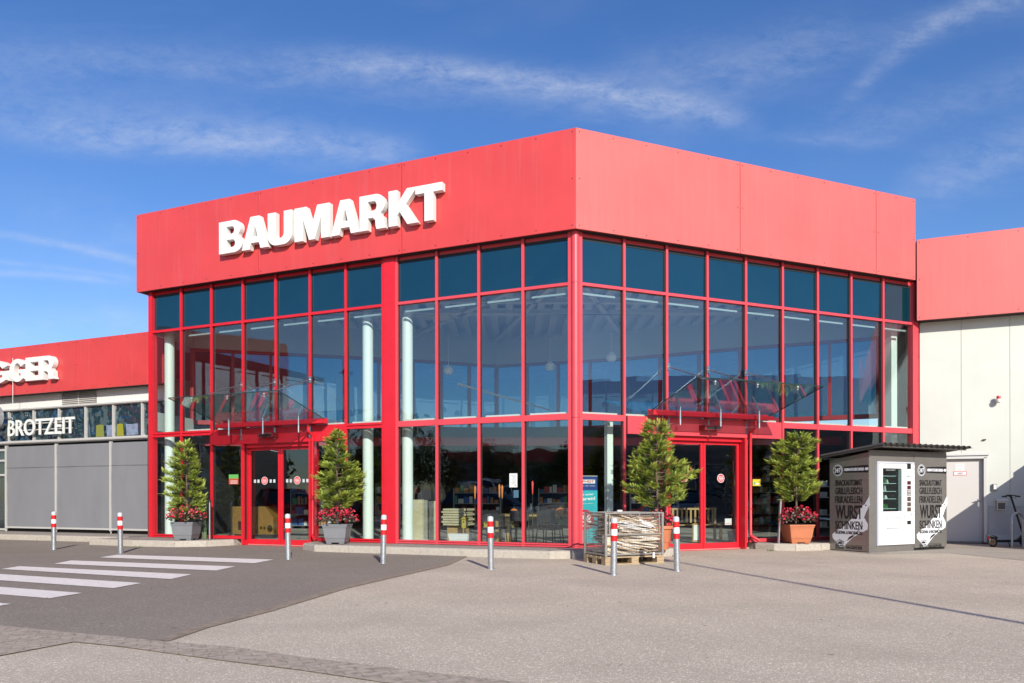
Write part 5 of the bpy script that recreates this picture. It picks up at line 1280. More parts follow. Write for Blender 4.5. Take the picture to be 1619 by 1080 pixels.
# ------------------------------------------------------------------ bicycle stand and electric scooter
def rack():
    x, y = G(1600, 867); r_ = MB(); f = WALLR
    d = Vector((.55, .2, 0)).normalized(); w = .36; pts = []
    a = Vector((x, y, 0))
    pts = [a, a+Vector((0, 0, .62))]
    for i in range(1, 10): t = PI*i/9; pts.append(a+d*(w/2-w/2*math.cos(t))+Vector((0, 0, .62+.18*math.sin(t))))
    pts.append(a+d*w)
    r_.tube(pts, .027, 14)
    tag(r_.build('bicycle_stand', galv, smooth=True), 'hoop shaped galvanised bicycle stand in the shade by the pale wall', 'bicycle stand')
    x, y = G(1578, 867.5)
    s = thing('electric_scooter', (x+.5, y+.1, 0), 'black electric scooter with orange rimmed wheels parked behind the hoop stand', 'scooter')
    blk = mat('scooter_black', (.018, .018, .02), .45); org_m = mat('rim_orange', (.35, .17, .03), .5); y += .22; x += .02
    dd = Vector((.97, .2, 0)).normalized(); sd_ = Vector((-dd.y, dd.x, 0))
    def wheel(c, r):
        mb = MB(); pts = [c+dd*(math.cos(2*PI*i/20)*(r-.018))+Vector((0, 0, math.sin(2*PI*i/20)*(r-.018))) for i in range(21)]
        mb.tube(pts, .022, 8, caps=False); w_ = mb.build('wheel', blk, s, smooth=True)
        mb = MB(); pts = [c+dd*(math.cos(2*PI*i/20)*(r*.62))+Vector((0, 0, math.sin(2*PI*i/20)*(r*.62))) for i in range(21)]; mb.tube(pts, .010, 6, caps=False); mb.tube([c-sd_*.03, c+sd_*.03], .03, 10)
        for i in range(5): mb.bar(c, c+dd*(math.cos(i*1.257)*r*.6)+Vector((0, 0, math.sin(i*1.257)*r*.6)), .012)
        mb.build('rim', org_m, w_)
    c1 = Vector((x, y, .12)); c2 = c1+dd*.86
    wheel(c1, .12); wheel(c2, .12)
    mb = MB(); fr_ = Fr((c1+dd*.12)[:2], tuple(dd[:2]), tuple(sd_[:2])); mb.box(fr_, 0, .58, -.075, .075, .11, .165); mb.build('deck', blk, s, bevel=.01)
    mb = MB(); pts = [c1+dd*(math.cos(t)*.15)+Vector((0, 0, math.sin(t)*.15)) for t in (2.5, 2.0, 1.5, 1.0, .6)]
    for p, q in zip(pts, pts[1:]): mb.bar(p, q, .06, .006)
    mb.build('mudguard', blk, s)
    mb = MB(); p = pts[0]; mb.box(Fr(p[:2], tuple(dd[:2]), tuple(sd_[:2])), -.02, .0, -.02, .02, p.z-.02, p.z+.03); mb.build('tail_light', mat('tail_red', (.4, .01, .01), .3), s)
    top = c1+dd*.50+Vector((0, 0, 1.06)); mb = MB(); mb.tube([c2+Vector((0, 0, .02)), c2-dd*.03+Vector((0, 0, .18)), top], .022, 10); mb.bar(c1+dd*.68+Vector((0, 0, .03)), c2-dd*.06+Vector((0, 0, .14)), .05, .04); mb.build('stem', blk, s, smooth=True)
    mb = MB(); mb.tube([top-sd_*.24, top-sd_*.05+Vector((0, 0, .03)), top+sd_*.05+Vector((0, 0, .03)), top+sd_*.24], .014, 8); mb.tube([top-sd_*.24, top-sd_*.12+Vector((0, 0, .01))], .02, 8); mb.tube([top+sd_*.24, top+sd_*.12], .02, 8)
    mb.bar(top, top-dd*.10+Vector((0, 0, .03)), .05, .03); mb.bar(top+dd*.02, top-dd*.06-sd_*.2+Vector((0, 0, -.05)), .01); mb.build('handlebar', blk, s)
    mb = MB(); mb.bar(c1+dd*.35+sd_*-.08+Vector((0, 0, .0)), c1+dd*.42+sd_*-.05+Vector((0, 0, -.12+.0)), .012); mb.build('kickstand', blk, s)
rack()

# ------------------------------------------------------------------ things inside the hall
oak = mat('oak', (.42, .27, .11), .5, noise=.2, nscale=5, stretch=(1, 1, 5)); black_m = mat('chair_black', (.02, .02, .022), .5); orange_m = mat('pumpkin_orange', (.62, .19, .03), .55)
pine = mat('pine_board', (.52, .46, .30), .6, noise=.12, nscale=4, stretch=(1, 1, 4)); yell = mat('feeder_yellow', (.42, .34, .06), .6)
def at(px, n, fr=L): s = fr.s_at(px, n); return s
def inside():
    # counter behind the left doors
    x, y = (398-CX)/F*21.2, 21.2; f = frame(x-.55, y, -10); c = thing('wooden_counter', f(.6, .3, .03), 'yellow oak counter behind the left sliding doors', 'counter')
    mb = MB(); mb.fprism(f, [(0, .14), (1.25, .14), (1.25, .62), (1.0, .93), (0, .93)], 0, .6); mb.build('body', mat('counter_oak', (.22, .12, .03), .5, noise=.25, nscale=9, stretch=(4, 4, .6)), c)
    mb = MB(); mb.box(f, .03, 1.2, .05, .55, .03, .14); mb.build('plinth', gasket, c)
    # dining table with pumpkins and chairs behind the wide panes
    tf = Fr(L(2.55, -1.45, 0)[:2], (SN, -CS), (CS, SN))
    t = thing('display_table', tf(1.0, .4, .03), 'solid oak display table behind the two panes left of the corner', 'table')
    mb = MB(); mb.box(tf, 0, 2.1, 0, .85, .74, .78); mb.build('tabletop', oak, t, bevel=.004)
    for a in (.08, 1.9):
        for b in (.06, .68): mb = MB(); mb.box(tf, a, a+.12, b, b+.12, .028, .74); mb.build('leg', oak, t)
    cf0 = [(.25, -.35, 0), (.95, -.4, 8), (1.6, -.32, -6), (.3, 1.2, 180), (1.0, 1.2, 176), (2.5, .3, 90)]
    def chair():
        r_ = thing('dining_chair', (0, 0, 0), '', 'chair', 'black tube chairs around the display table'); w = .22
        mb = MB(); mb.box(ID, -w, w, -w, w, .43, .47); mb.build('seat', black_m, r_, bevel=.01)
        mb = MB(); mb.box(ID, -w, w, -w-.02, -w+.01, .62, .86); mb.build('backrest', black_m, r_, bevel=.008)
        for a in (-1, 1):
            for b in (-1, 1): mb = MB(); mb.tube([(a*w*1.05, b*w*1.1, 0), (a*w*.9, b*w*.9, .43 if b > 0 else .86)], .011, 8); mb.build('leg', black_m, r_)
        return r_
    ch = chair(); labs = ['black tube chair at the front left side of the display table', 'black tube chair at the middle front of the display table', 'black tube chair at the front right side of the display table', 'black tube chair behind the left part of the display table', 'black tube chair behind the right part of the display table', 'black tube chair at the corner end of the display table']
    for i, (a, b, ang) in enumerate(cf0):
        o = ch if i == 0 else copy_tree(ch); p = tf(a, b, .027); o.location = p; o.rotation_euler = (0, 0, math.atan2(-CS, SN)+R(ang)); o['label'] = labs[i]
    for i, (a, b, r_, lab) in enumerate(((.45, .35, .085, 'small orange pumpkin on the left part of the display table'), (1.62, .3, .10, 'larger orange pumpkin near the right end of the display table'))):
        pk = thing('pumpkin', tf(a, b, .78), lab, 'pumpkin', 'pumpkins on the display table'); c = tf(a, b, .78+r_*.8); mb = MB(); seg = 32; rings = 8; vs = []
        for j in range(rings+1):
            ph = PI*j/rings
            for k in range(seg): th = 2*PI*k/seg; rr = r_*math.sin(ph)*(1+.07*math.cos(8*th)); vs.append((c.x+rr*math.cos(th), c.y+rr*math.sin(th), c.z-r_*.8*math.cos(ph)))
        mb.add(vs, [(j*seg+k, j*seg+(k+1) % seg, (j+1)*seg+(k+1) % seg, (j+1)*seg+k) for j in range(rings) for k in range(seg)]); mb.build('flesh', orange_m, pk, smooth=True)
        mb = MB(); mb.tube([c+Vector((0, 0, r_*.75)), c+Vector((.01, 0, r_*1.1))], .012, 6); mb.build('stalk', bark, pk)
    for i, (a, b, lab) in enumerate(((.9, .3, 'dark glass vase in the middle of the display table'), (1.15, .45, 'black lantern shaped vase right of the middle of the display table'))):
        c = tf(a, b, 0); mb = MB(); mb.lathe([(.04, .78), (.07, .84), (.075, .92), (.035, 1.0), (.04, 1.04)], (c.x, c.y), 16); tag(mb.build('vase', black_m, smooth=True), lab, 'vase', 'vases on the display table')
    c = tf(1.85, .35, 0); mb = MB(); mb.lathe([(.06, .78), (.10, .82), (.12, .92), (.10, .93)], (c.x, c.y), 20); tag(mb.build('bowl', alu_white, smooth=True), 'white bowl at the right end of the display table', 'bowl')
    # garden torches, feeders, boards
    for i, (px, n, zt, lab) in enumerate(((751, -.9, 1.45, 'orange garden torch behind the second pane right of the pier'), (789.5, -1.0, 1.48, 'left one of the two orange garden torches side by side'), (794, -.95, 1.46, 'right one of the two orange garden torches side by side'), (842, -1.1, 1.55, 'dark red garden torch behind the pane next to the corner'))):
        s = L.s_at(px, n); p = L(s, n, 0); g_ = thing('garden_torch', (p.x, p.y, .03), lab, 'torch', 'garden torches behind the glass')
        mb = MB(); mb.tube([(p.x, p.y, .03), (p.x, p.y, zt-.3)], .008, 8); mb.lathe([(.07, .028), (.07, .035)], (p.x, p.y), 12); mb.build('pole', black_m, g_)
        mb = MB(); mb.lathe([(.012, zt-.3), (.028, zt-.05), (.008, zt)], (p.x, p.y), 10); mb.build('flame_cover', orange_m if i < 3 else sticker_m, g_, smooth=True)
    for i, (px, zz, lab) in enumerate(((735, .62, 'yellow brown bird feeder hanging at the left chair'), (770, .60, 'yellow bird feeder beside the bollard line of sight'), (808, .60, 'yellow bird feeder with a dark hole in the third pane'))):
        n = -1.0; s = L.s_at(px, n); b_ = thing('bird_feeder', L(s, n, zz-.15), ['brown yellow bird feeder on a stand behind the second pane right of the pier', 'yellow bird feeder on a stand left of the black chairs', 'yellow bird feeder with a dark hole below the display table edge'][i], 'bird feeder', 'bird feeders behind the glass')
        mb = MB(); mb.box(L, s-.055, s+.055, n-.06, n+.06, zz-.15, zz+.06); mb.fprism(L, [(s-.075, zz+.06), (s+.075, zz+.06), (s, zz+.12)], n-.08, n+.08); mb.build('box', yell, b_)
        mb = MB(); q = L(s, n+.062, zz-.02); mb.fprism(L, [(s+.018*math.cos(k*PI/6), zz-.01+.018*math.sin(k*PI/6)) for k in range(12)], n+.058, n+.062); mb.build('hole', gasket, b_); mb = MB(); mb.box(L, s-.01, s+.01, n-.01, n+.01, .028, zz-.15); mb.build('stand', black_m, b_)
    for i, (px0_, px1_, h, nn) in enumerate(((652, 668, 1.13, -.75), (668, 676, 1.12, -.85), (678, 690, 1.10, -.75))):
        a, b = L.s_at(px0_, nn), L.s_at(px1_, nn); mb = MB(); mb.box(L, min(a, b), max(a, b), nn-.08, nn, .028, h)
        tag(mb.build('wooden_board', pine if i != 1 else mat('board_grey', (.25, .25, .2), .6)), ['wide pale pine board standing right of the white column', 'narrow grey board between the two pale boards', 'narrow pale pine board left of the mullion'][i], 'board', 'boards standing behind the glass')
    a, b = L.s_at(698, -1.6), L.s_at(736, -1.6); mb = MB()
    for k in range(7): mb.box(L, b+.05*(k % 2), a-.04*((k+1) % 2), -2.1, -1.6, .50+.06*k, .548+.06*k)
    tag(mb.build('timber_stack', pine), 'stack of sawn timber boards behind the second pane right of the pier', 'timber')
    mb = MB(); mb.box(L, b+.1, a-.1, -2.0, -1.7, .03, .50); tag(mb.build('timber_crate', oak), 'brown crate carrying the stack of sawn timber', 'crate')
    for i, (px, w, h, lab) in enumerate(((658, .38, .17, 'low white box at the foot of the pale boards'), (723, .5, .33, 'white planter box beside the dark grass tufts'))):
        nn = -.55; s = L.s_at(px, nn); mb = MB(); mb.taper(Fr(L(s, nn-.15, 0)[:2], L.d, L.n), w*.8, .2, w, .25, .028, .028+h); tag(mb.build('white_box', alu_white), lab, 'box')
    # notices on the glass
    def sheet(nm, fr, px0_, px1_, py0, py1, m, lab, n=-.024, lines=None, cat='notice'):
        a, b = fr.s_at(px0_, n), fr.s_at(px1_, n); pm = (px0_+px1_)/2; z1, z0 = fr.z_at(pm, py0, n), fr.z_at(pm, py1, n); lo, hi = min(a, b), max(a, b)
        mb = MB(); mb.box(fr, lo, hi, n, n+.002, z0, z1, 0)
        if lines: lines(mb, fr, a, b, z0, z1, n+.002)
        o = mb.build(nm, m); return tag(o, lab, cat)
    ml = [alu_white, mat('ink_grey', (.25, .27, .3), .6), mat('ink_orange', (.7, .3, .05), .6)]
    def txt(mb, fr, a, b, z0, z1, n):
        for k in range(9):
            z = z1-(z1-z0)*(.16+.085*k); mb.box(fr, min(a, b)+abs(b-a)*.18, max(a, b)-abs(b-a)*(.2+.1*((k*7) % 3)), n, n+.0008, z, z+.008, 1)
        mb.box(fr, min(a, b)+abs(b-a)*.12, min(a, b)+abs(b-a)*.3, n, n+.001, z0+.02, z0+.05, 2)
    sheet('notice', L, 805.5, 818, 748.5, 770.5, ml, 'white printed notice taped inside the pane left of the corner', lines=txt)
    sheet('notice', RF, 1146, 1156.5, 820.5, 830.5, [alu_white, sticker_m, sticker_m], 'small red edged white sheet low behind the right sliding door', n=-.30, lines=lambda mb, fr, a, b, z0, z1, n: mb.box(fr, a+.02, b-.02, n, n+.001, z0+.03, z0+.04, 1))
    sheet('notice', L, 812, 820, 775, 787, [mat('notice_blue', (.10, .20, .32), .6), yell], 'small blue notice with yellow edge hanging behind the display table', n=-.9)
    sheet('poster', L, 362, 377, 749.5, 765, [mat('poster_red', (.50, .08, .04), .6), mat('poster_green', (.12, .42, .10), .6), alu_white], 'red and green poster on the glass left of the left doors', cat='poster',
          lines=lambda mb, fr, a, b, z0, z1, n: (mb.box(fr, min(a, b), max(a, b), n, n+.001, z1-.10, z1, 1), [mb.box(fr, min(a, b)+.03, max(a, b)-.05, n, n+.001, z0+.02+.03*k, z0+.03+.03*k, 2) for k in range(3)]))
    sheet('sign', RF, 1190, 1202.5, 758.5, 769, [mat('sign_yellow', (.60, .47, .03), .6), mat('sign_green', (.10, .35, .20), .6), alu_white], 'small yellow sign with a green square right of the downpipe', cat='sign',
          lines=lambda mb, fr, a, b, z0, z1, n: (mb.box(fr, a+.03, a+.075, n, n+.001, z0+.03, z0+.09, 1), mb.box(fr, a+.09, b-.03, n, n+.001, z0+.03, z0+.06, 2)))
    # banner right of the corner
    n = -.35; a, b = RF.s_at(908, n), RF.s_at(944.5, n); zt, zb = RF.z_at(930, 753, n), .10
    bn = thing('roll_up_banner', RF((a+b)/2, n, .03), 'turquoise roll-up banner with a dark blue head right of the corner post', 'banner')
    turq = mat('banner_turquoise', (.03, .42, .48), .5, noise=.15, nscale=2); navy = mat('banner_navy', (.012, .05, .22), .5); bred = mat('banner_red', (.50, .02, .05), .5)
    mb = MB(); zs = zt-.30; mb.box(RF, a, b, n-.002, n, zb, zs, 0); mb.box(RF, a, b, n-.002, n+.0005, zs, zt, 1); w = b-a; X = lambda u: a+w*u
    mb.box(RF, X(.06), X(.90), n, n+.001, zt-.155, zt-.075, 3); place_text(mb, RF, X(.10), X(.86), zt-.142, zt-.088, n+.0012, n+.0018, 'LEIFHEIT', offset=.02, mi=2)
    place_text(mb, RF, X(.12), X(.88), zt-.215, zt-.19, n+.0008, n+.0014, 'HAUSHALT · BAD · KÜCHE', mi=3)
    place_text(mb, RF, X(.16), X(.84), zs-.13, zs-.075, n+.0008, n+.0014, 'jetzt sauber', offset=.02, mi=3, slope=.02); place_text(mb, RF, X(.10), X(.90), zs-.24, zs-.15, n+.0008, n+.0014, 'sparen!', offset=.03, mi=3, slope=.02); place_text(mb, RF, X(.2), X(.80), zs-.285, zs-.262, n+.0008, n+.0014, 'Aktion im Markt', mi=3)
    cz = zs-.62; mb.fprism(RF, [(X(.46)+.215*math.cos(k*PI/18), cz+.215*math.sin(k*PI/18)) for k in range(36)], n, n+.001, 2)
    place_text(mb, RF, X(.46)-.14, X(.46)+.15, cz-.06, cz+.11, n+.0012, n+.0018, '15€', offset=.03, mi=3); place_text(mb, RF, X(.46)-.13, X(.46)+.13, cz-.14, cz-.09, n+.0012, n+.0018, 'Rabatt', offset=.02, mi=3); place_text(mb, RF, X(.46)-.05, X(.46)+.06, cz+.13, cz+.165, n+.0012, n+.0018, 'bis', offset=.01, mi=3)
    mb.build('cloth', [turq, navy, bred, sticker_w], bn)
    mb = MB(); mb.box(RF, a-.01, b+.01, n-.05, n+.05, .028, .10); mb.tube([RF(a, n, zt), RF(b, n, zt)], .01, 8); mb.build('stand', alu_trim, bn)
    # picnic bench, easel, small tree behind the right doors
    bf = frame((1070-CX)/F*19.2, 19.2, 12)
    bn2 = thing('garden_bench', bf(.5, .2, .03), 'slatted wooden garden bench behind the right sliding doors', 'bench')
    mb = MB(); mb.box(bf, 0, 1.3, 0, .4, .44, .47); mb.build('seat', oak, bn2); mb = MB(); mb.box(bf, 0, 1.3, .38, .41, .84, .89)
    for k in range(10): mb.box(bf, .05+.125*k, .10+.125*k, .385, .405, .50, .84)
    mb.build('backrest', oak, bn2)
    for a_ in (.02, 1.22):
        for b_ in (.02, .35): mb = MB(); mb.box(bf, a_, a_+.06, b_, b_+.05, .028, .44 if b_ < .1 else .89); mb.build('leg', oak, bn2)
    bf = frame((1095-CX)/F*18.6, 18.6, 15); e_ = thing('easel', bf(.2, 0, .03), 'small easel board with a white sheet behind the right doors', 'easel'); mb = MB(); mb.box(bf, 0, .28, 0, .02, .06, .52); mb.build('frame', oak, e_); mb = MB(); mb.box(bf, .03, .25, -.006, -.001, .10, .48); mb.build('sheet', alu_white, e_)
    # a green plant standing inside, right door
    px_, Y = 1160, 19.0; x = (px_-CX)/F*Y; r_ = thing('indoor_plant', (x, Y, .03), 'tall leafy green plant behind the right sliding door leaf', 'plant'); rnd = random.Random(5); mb = MB(); sb = MB(); sb.tube([(x, Y, .3), (x+.05, Y, 1.2), (x-.02, Y, 2.1)], .012, 6)
    for k in range(130):
        z = rnd.uniform(.7, 2.15); a = rnd.uniform(0, 6.28); l = rnd.uniform(.05, .25); p = Vector((x+math.cos(a)*l, Y+math.sin(a)*l, z)); d = Vector((math.cos(a), math.sin(a), rnd.uniform(-.6, .4))).normalized()*.08; s_ = Vector((-math.sin(a), math.cos(a), .2))*.022; mb.add([p, p+d*.5+s_, p+d, p+d*.5-s_], [(0, 1, 2, 3)])
    mb.build('foliage', mat('leaf_green', (.06, .17, .03), .5, noise=.3, nscale=20), r_, recalc=False); sb.build('stem', bark, r_); mb = MB(); mb.lathe([(.12, .03), (.16, .32)], (x, Y), 18); mb.build('pot', pot_grey, r_)
    # white goods shelf with small cartons left of the kiosk
    for i in range(4):
        n = -.4; s = RF.s_at(1304, n); z = [.42, .72, 1.15, 1.42][i]; s_ = MB(); s_.box(RF, s-.14, s+.14, n-.2, n, z, z+.02); s_.box(RF, s-.06, s+.10, n-.1, n-.02, z+.02, z+.15)
        tag(s_.build('display_shelf', alu_white), f'{["lowest", "second", "third", "topmost"][i]} white shelf with a small package left of the kiosk', 'shelf', 'small white shelves left of the kiosk')
    # pendant lamps and a hanging cable tray under the ceiling
    for i, (px, Y, z0, lab) in enumerate(((709.5, 19.0, 4.32, 'white pendant lamp behind the second tall pane right of the pier'), (870, 19.5, 4.5, 'round white pendant lamp left of the corner post'), (967, 18.5, 4.55, 'white pendant lamp right of the corner post'))):
        x = (px-CX)/F*Y; l_ = thing('pendant_lamp', (x, Y, z0), lab, 'lamp', 'pendant lamps in the hall'); mb = MB(); mb.lathe([(.09, z0), (.13, z0+.06), (.12, z0+.14), (.04, z0+.22)], (x, Y), 20); mb.build('shade', alu_white, l_, smooth=True); mb = MB(); mb.tube([(x, Y, z0+.2), (x, Y, 6.3)], .006, 6); mb.build('cord', alu_white, l_)
    mb = MB(); mb.bar(((725-CX)/F*19, 19, CAMH+(HY-607)*19/F), ((868-CX)/F*23.5, 23.5, CAMH+(HY-648)*23.5/F), .05, .04); tag(mb.build('hanging_tray', alu_white), 'long thin white cable tray hanging across the hall', 'cable tray')
    mb = MB(); a = ((671-CX)/F*16.9); f = frame(a, 16.95, -20); mb.box(f, -.25, .15, .2, .6, 5.36, 5.42); mb.box(f, .15, .5, .25, .6, 5.30, 5.36); tag(mb.build('floodlight', mat('flood_beige', (.45, .42, .33), .5)), 'beige box floodlight under the hall ceiling right of the pier', 'lamp')
inside()
def shop_shelves():
    rnd = random.Random(91); cols = [mat('goods_%s' % n, c, .6) for n, c in (('red', (.4, .03, .03)), ('green', (.06, .22, .08)), ('white', (.6, .6, .58)), ('blue', (.04, .10, .3)), ('brown', (.25, .15, .07)), ('orange', (.5, .2, .04)))]
    rack = mat('rack_grey', (.22, .23, .24), .5, metal=.3)
    spots = [(-8.2, 27.6, 'left of the column row'), (-5.2, 28.4, 'behind the timber stack'), (-2.2, 27.9, 'behind the display table'), (1.0, 28.5, 'behind the corner post'), (4.4, 27.8, 'behind the round terracotta pot'), (8.4, 28.2, 'behind the square terracotta planter')]
    for i, (x, y, w) in enumerate(spots):
        f = frame(x, y, rnd.uniform(-8, 8)); s = thing('goods_shelf', f(.9, .2, .03), f'grey shop shelf full of boxed goods {w}', 'shelf', 'shop shelves inside the hall'); H = rnd.choice((1.5, 1.7, 1.9))
        for a in (0, 1.76): mb = MB(); mb.box(f, a, a+.04, 0, .4, .028, H); mb.build('upright', rack, s)
        z = .12; lv = 0
        while z < H-.1:
            mb = MB(); mb.box(f, .04, 1.76, .01, .39, z, z+.025); mb.build('shelf_board', rack, s)
            a = .06; g = MB()
            while a < 1.65:
                wd = rnd.uniform(.07, .2); hh = rnd.uniform(.12, .30); g.box(f, a, a+wd, .03, .3, z+.026, z+.026+hh, rnd.randrange(6)); a += wd+rnd.uniform(.005, .05)
            g.build('goods', cols, s); z += .40
shop_shelves()
def litter():
    rnd = random.Random(8); mb = MB(); m = [mat('leaf_litter', (.16, .08, .03), .9), mat('litter_pale', (.55, .52, .46), .9), gasket]
    for k in range(150):
        Y = rnd.uniform(5.2, 15.5); x = rnd.uniform(-.7, .68)*Y; p = Vector((x, Y, .014)); s = rnd.uniform(.006, .016); a = rnd.uniform(0, 6); u = Vector((math.cos(a), math.sin(a), 0))*s; v = Vector((-math.sin(a), math.cos(a), 0))*s*.6
        mb.add([p+u, p+v+Vector((0, 0, .004)), p-u, p-v], [(0, 1, 2, 3)], rnd.choice((0, 0, 1, 2)))
    tag(mb.build('ground_litter', m, recalc=False), 'sparse small dead leaves and crumbs lying on the forecourt', 'litter', kind='stuff')
litter()

# ------------------------------------------------------------------ what the glass mirrors: car park, trees and buildings beside and behind the camera
car_glass = glass('car_glass', (1, 1, 1), .12, body=(.01, .012, .015)); tyre = mat('tyre', (.02, .02, .02), .8); rim_m = mat('alloy', (.5, .5, .52), .35, metal=.8); head = mat('headlight', (.7, .7, .7), .2); tail = mat('tail_lamp', (.4, .01, .01), .3)
def car(x, y, ang, col, lab, kind='hatch', nm='parked_car'):
    f = frame(x, y, ang); r_ = thing(nm, (x, y, 0), lab, 'van' if kind == 'van' else 'car', 'vehicles parked around the store')
    paint = mat('car_paint', col, .3, metal=.2, coat=1.0)
    if kind == 'van': lw_, up = [(-2.6, .35), (-2.6, 1.95), (-2.45, 2.05), (1.0, 2.05), (1.35, 1.95), (2.0, 1.18), (2.55, 1.0), (2.65, .6), (2.6, .35)], None; W_ = .95
    else:
        lw_ = [(-2.1, .32), (-2.15, .7), (-2.05, .95), (-.9, .98), (.85, .95), (1.75, .80), (2.1, .62), (2.12, .32)]
        up = [(-1.95, .95), (-1.55, 1.36), (-1.1, 1.46), (.1, 1.45), (.45, 1.33), (1.1, .93)]; W_ = .88
    def loft(prof, w0, w1, zl, zh, mi=0, name='body', m=None, par=None):
        mb = MB(); n = len(prof); rows = []
        for t in (-1, -.92, .92, 1):
            row = []
            for s, z in prof:
                k = (z-zl)/(zh-zl); w = w0+(w1-w0)*k; q = 1 if abs(t) < 1 else .93
                row.append(f(s*(1 if abs(t) < 1 else .97), w*t, zl+(z-zl)*(1 if abs(t) < 1 else .96)))
            rows.append(row)
        vs = [v for r in rows for v in r]
        fs = [tuple(range(n))[::-1], tuple(range(3*n, 4*n))]
        for j in range(3):
            for i in range(n): fs.append((j*n+i, j*n+(i+1) % n, (j+1)*n+(i+1) % n, (j+1)*n+i))
        mb.add(vs, fs); return mb.build(name, m, par, bevel=.02, smooth=True)
    body = loft(lw_, W_, W_*.94, .3, 2.0 if kind == 'van' else 1.0, m=paint, par=r_)
    if up:
        loft(up, W_*.93, W_*.72, .93, 1.46, name='window', m=car_glass, par=r_)
        mb = MB(); mb.add([f(s, n, z) for z in (1.462, 1.485) for n in (-.58, .58) for s in (-1.35, .15)], [(0, 1, 3, 2), (4, 6, 7, 5), (0, 4, 5, 1), (2, 3, 7, 6), (0, 2, 6, 4), (1, 5, 7, 3)])
        for sg in (-1, 1):
            mb.bar(f(.15, sg*.60, 1.45), f(1.12, sg*.78, .96), .05); mb.bar(f(-1.35, sg*.60, 1.45), f(-1.95, sg*.76, .97), .08); mb.bar(f(-.45, sg*.66, 1.44), f(-.5, sg*.81, .97), .05)
        mb.build('roof', paint, r_)
    else:
        mb = MB(); mb.add([f(1.40, -.78, 1.93), f(1.40, .78, 1.93), f(2.02, .84, 1.22), f(2.02, -.84, 1.22), f(1.37, -.78, 1.93), f(1.37, .78, 1.93), f(1.99, .84, 1.22), f(1.99, -.84, 1.22)], [(0, 1, 2, 3), (7, 6, 5, 4), (0, 4, 5, 1), (2, 6, 7, 3), (0, 3, 7, 4), (1, 5, 6, 2)])
        for sg in (-1, 1): mb.box(f, .45, 1.35, sg*.90-.03, sg*.90+.03, 1.25, 1.8)
        mb.build('window', car_glass, r_)
    ax_ = (-1.6, 1.7) if kind == 'van' else (-1.3, 1.3)
    for a in ax_:
        for sg in (-1, 1):
            mb = MB(); c = f(a, sg*(W_-.10), .33); d = Vector((*f.n, 0)); mb.tube([c-d*.1, c+d*.1], .33, 24); w_ = mb.build('wheel', tyre, r_)
            mb = MB(); mb.tube([c+d*sg*.09, c+d*sg*.108], .21, 20); mb.build('rim', rim_m, w_)
    e = 2.62 if kind == 'van' else 2.1
    for sg in (-1, 1):
        mb = MB(); mb.box(f, e-.12, e+.015, sg*W_*.68-.14, sg*W_*.68+.14, .66, .80); mb.build('headlight', head, r_)
        mb = MB(); mb.box(f, -e-.02, -e+.12, sg*W_*.74-.10, sg*W_*.74+.10, .75, .95); mb.build('tail_light', tail, r_)
    mb = MB(); mb.box(f, -e-.05, -e+.03, -.26, .26, .52, .63); mb.build('number_plate', sticker_w, r_)
car(-13.4, 14.2, 200, (.35, .01, .015), 'red hatchback parked left of the picture, mirrored in the left doors')
car(-11.6, 5.6, -20, (.012, .014, .02), 'black hatchback mirrored in the wide panes beside the pier')
car(-15.5, 8.3, -15, (.03, .06, .2), 'blue hatchback parked behind the black one left of the picture')
car(-21.0, -2.5, 30, (.75, .75, .76), 'white delivery van mirrored in the panes above the timber stack', 'van', 'delivery_van')
car(17.0, 8.2, 150, (.10, .105, .11), 'dark grey hatchback mirrored in the right sliding doors')
def lamp_post(x, y, h, lab, ang):
    r_ = thing('street_lamp', (x, y, 0), lab, 'lamp post', 'lamp posts of the car park'); mb = MB(); mb.tube([(x, y, 0), (x, y, h)], .06, 12, rad=[.065, .042]); mb.build('pole', galv, r_)
    f = frame(x, y, ang)
    for sg in (-1, 1): mb = MB(); mb.bar(f(sg*.05, 0, h-.02), f(sg*.75, 0, h+.08), .24, .07); mb.build('lamp_head', mat('lamp_red', (.40, .03, .03), .5) if 'lamp_red' not in MATS else MATS['lamp_red'], r_)
lamp_post(7.15, -1.5, 8.0, 'tall lamp post behind the camera whose shadow crosses the forecourt', 100)
lamp_post(-22, 6, 7.5, 'lamp post standing beyond the parked cars left of the picture', 20)
lamp_post(-12, -14, 8, 'lamp post in the middle of the far car park', 60)

shed_m = mat('corrugated_grey', (.24, .23, .22), .5, noise=.5, nscale=2.2, stretch=(1, 1, 7))
def far_building(x0, y0, x1, y1, depth, h, lab, side, hf=2.2):
    a = Vector((x0, y0)); b = Vector((x1, y1)); d = (b-a).normalized(); n = Vector((-d.y, d.x))*side; f = Fr((x0, y0), tuple(d), tuple(n)); ln = (b-a).length
    r_ = thing('retail_building', (x0, y0, 0), lab, 'building', 'buildings around the car park')
    mb = MB(); mb.box(f, 0, ln, -depth, 0, 0, h-hf*.4); mb.build('wall', shed_m, r_)
    mb = MB(); mb.box(f, -.3, ln+.3, -depth-.3, .3, h-hf, h); mb.build('fascia', red_panel, r_)
    k = max(2, int(ln/2.2))
    for i in range(1, k, 1):
        s = ln*i/k; mb = MB(); mb.box(f, s-.8, s+.8, -.05, .03, .3 if i % 2 else 1.0, 3.1); w_ = mb.build('window', wing_win, r_)
        mb = MB(); mb.box(f, s-.85, s-.8, -.02, .06, .25, 3.15); mb.box(f, s+.8, s+.85, -.02, .06, .25, 3.15); mb.box(f, s-.8, s+.8, -.02, .06, 3.1, 3.15); mb.build('frame', alu_trim, w_)
far_building(24, -5, 38, 13, 16, 8.2, 'long red edged retail hall to the right behind the camera', 1)
far_building(-16.0, 12.6, -16.6, 19.6, 9, 7.2, 'small red edged shop front left of the picture facing the glass hall', -1, 2.6)
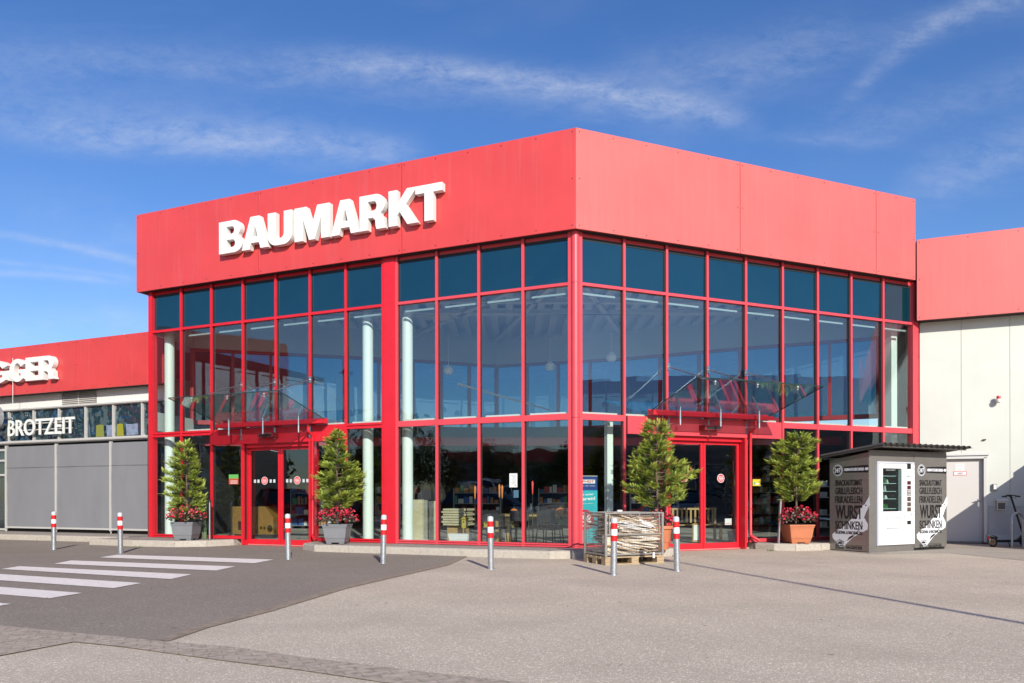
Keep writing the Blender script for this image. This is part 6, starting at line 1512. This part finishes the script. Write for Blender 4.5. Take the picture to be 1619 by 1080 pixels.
far_building(-70, -40, -30, -72, 18, 7.5, 'distant low retail hall at the far edge of the car park', 1, 1.2)

def env_tree(i, x, y, h, w, seed, kind):
    rnd = random.Random(seed); r_ = thing('broadleaf_tree', (x, y, 0), '', 'tree', 'trees around the car park')
    tb = MB(); tb.tube([(x, y, 0), (x+.1, y, h*.35), (x, y+.1, h*.8)], .2, 8, rad=[.22, .16, .05])
    cl = []
    for k in range(14):
        a = rnd.uniform(0, 6.28); rr = w*.5*math.sqrt(rnd.random())*.8; z = h*(.38+.5*rnd.random()); c = Vector((x+rr*math.cos(a), y+rr*math.sin(a), z)); cl.append((c, rnd.uniform(.12, .22)*w+.25)); tb.tube([(x, y, h*.3), ((x+c.x)/2, (y+c.y)/2, (h*.3+c.z)/2+.2), c], .04, 5, rad=[.08, .05, .02], caps=False)
    mb = MB()
    for c, r0 in cl:
        for k in range(95):
            d = Vector((rnd.gauss(0, 1), rnd.gauss(0, 1), rnd.gauss(0, .8))); d = d.normalized()*r0*rnd.uniform(.45, 1.12); p = c+d; s = rnd.uniform(.12, .24); nr = Vector((rnd.gauss(0, 1), rnd.gauss(0, 1), rnd.gauss(.5, 1))).normalized(); u = nr.orthogonal().normalized()*s; v = nr.cross(u)
            mb.add([p+u, p+v*.6, p-u, p-v*.6], [(0, 1, 2, 3)], rnd.choice((0, 0, 1)))
    tb.build('trunk', bark, r_, recalc=False); mb.build('crown', leafm[kind], r_, recalc=False)
    return r_
leafm = [[mat('tree_green', (.05, .085, .02), .7, noise=.3, nscale=2), mat('tree_green_light', (.09, .13, .025), .7)], [mat('tree_olive', (.10, .10, .025), .7, noise=.3, nscale=2), mat('tree_autumn', (.22, .11, .03), .7)]]
def env():
    rnd = random.Random(77); spots = []
    for i in range(15):  t = i/14; spots.append((-66+t*40+rnd.uniform(-2, 2), -20-t*36+rnd.uniform(-3, 3)))
    for i in range(7): t = i/6; spots.append((14+t*26+rnd.uniform(-2, 2), -46+t*26+rnd.uniform(-3, 3)))
    spots += [(-24, 1), (-27, 9), (-19.5, -9), (21, -14)]
    for i, (x, y) in enumerate(spots):
        far = i < 22; h = rnd.uniform(5.5, 8.5) if far else rnd.uniform(4.5, 6); k = rnd.randint(0, 1); o = env_tree(i, x, y, h, h*.75, i*13+5, k)
        o['label'] = f'{["green", "olive and autumn brown"][k]} broadleaf tree, number {i+1} along the edge of the car park' if False else f'{["green", "olive"][k]} broadleaf tree {h:.1f} metres tall beside the car park, {math.hypot(x, y):.1f} metres off'
env()
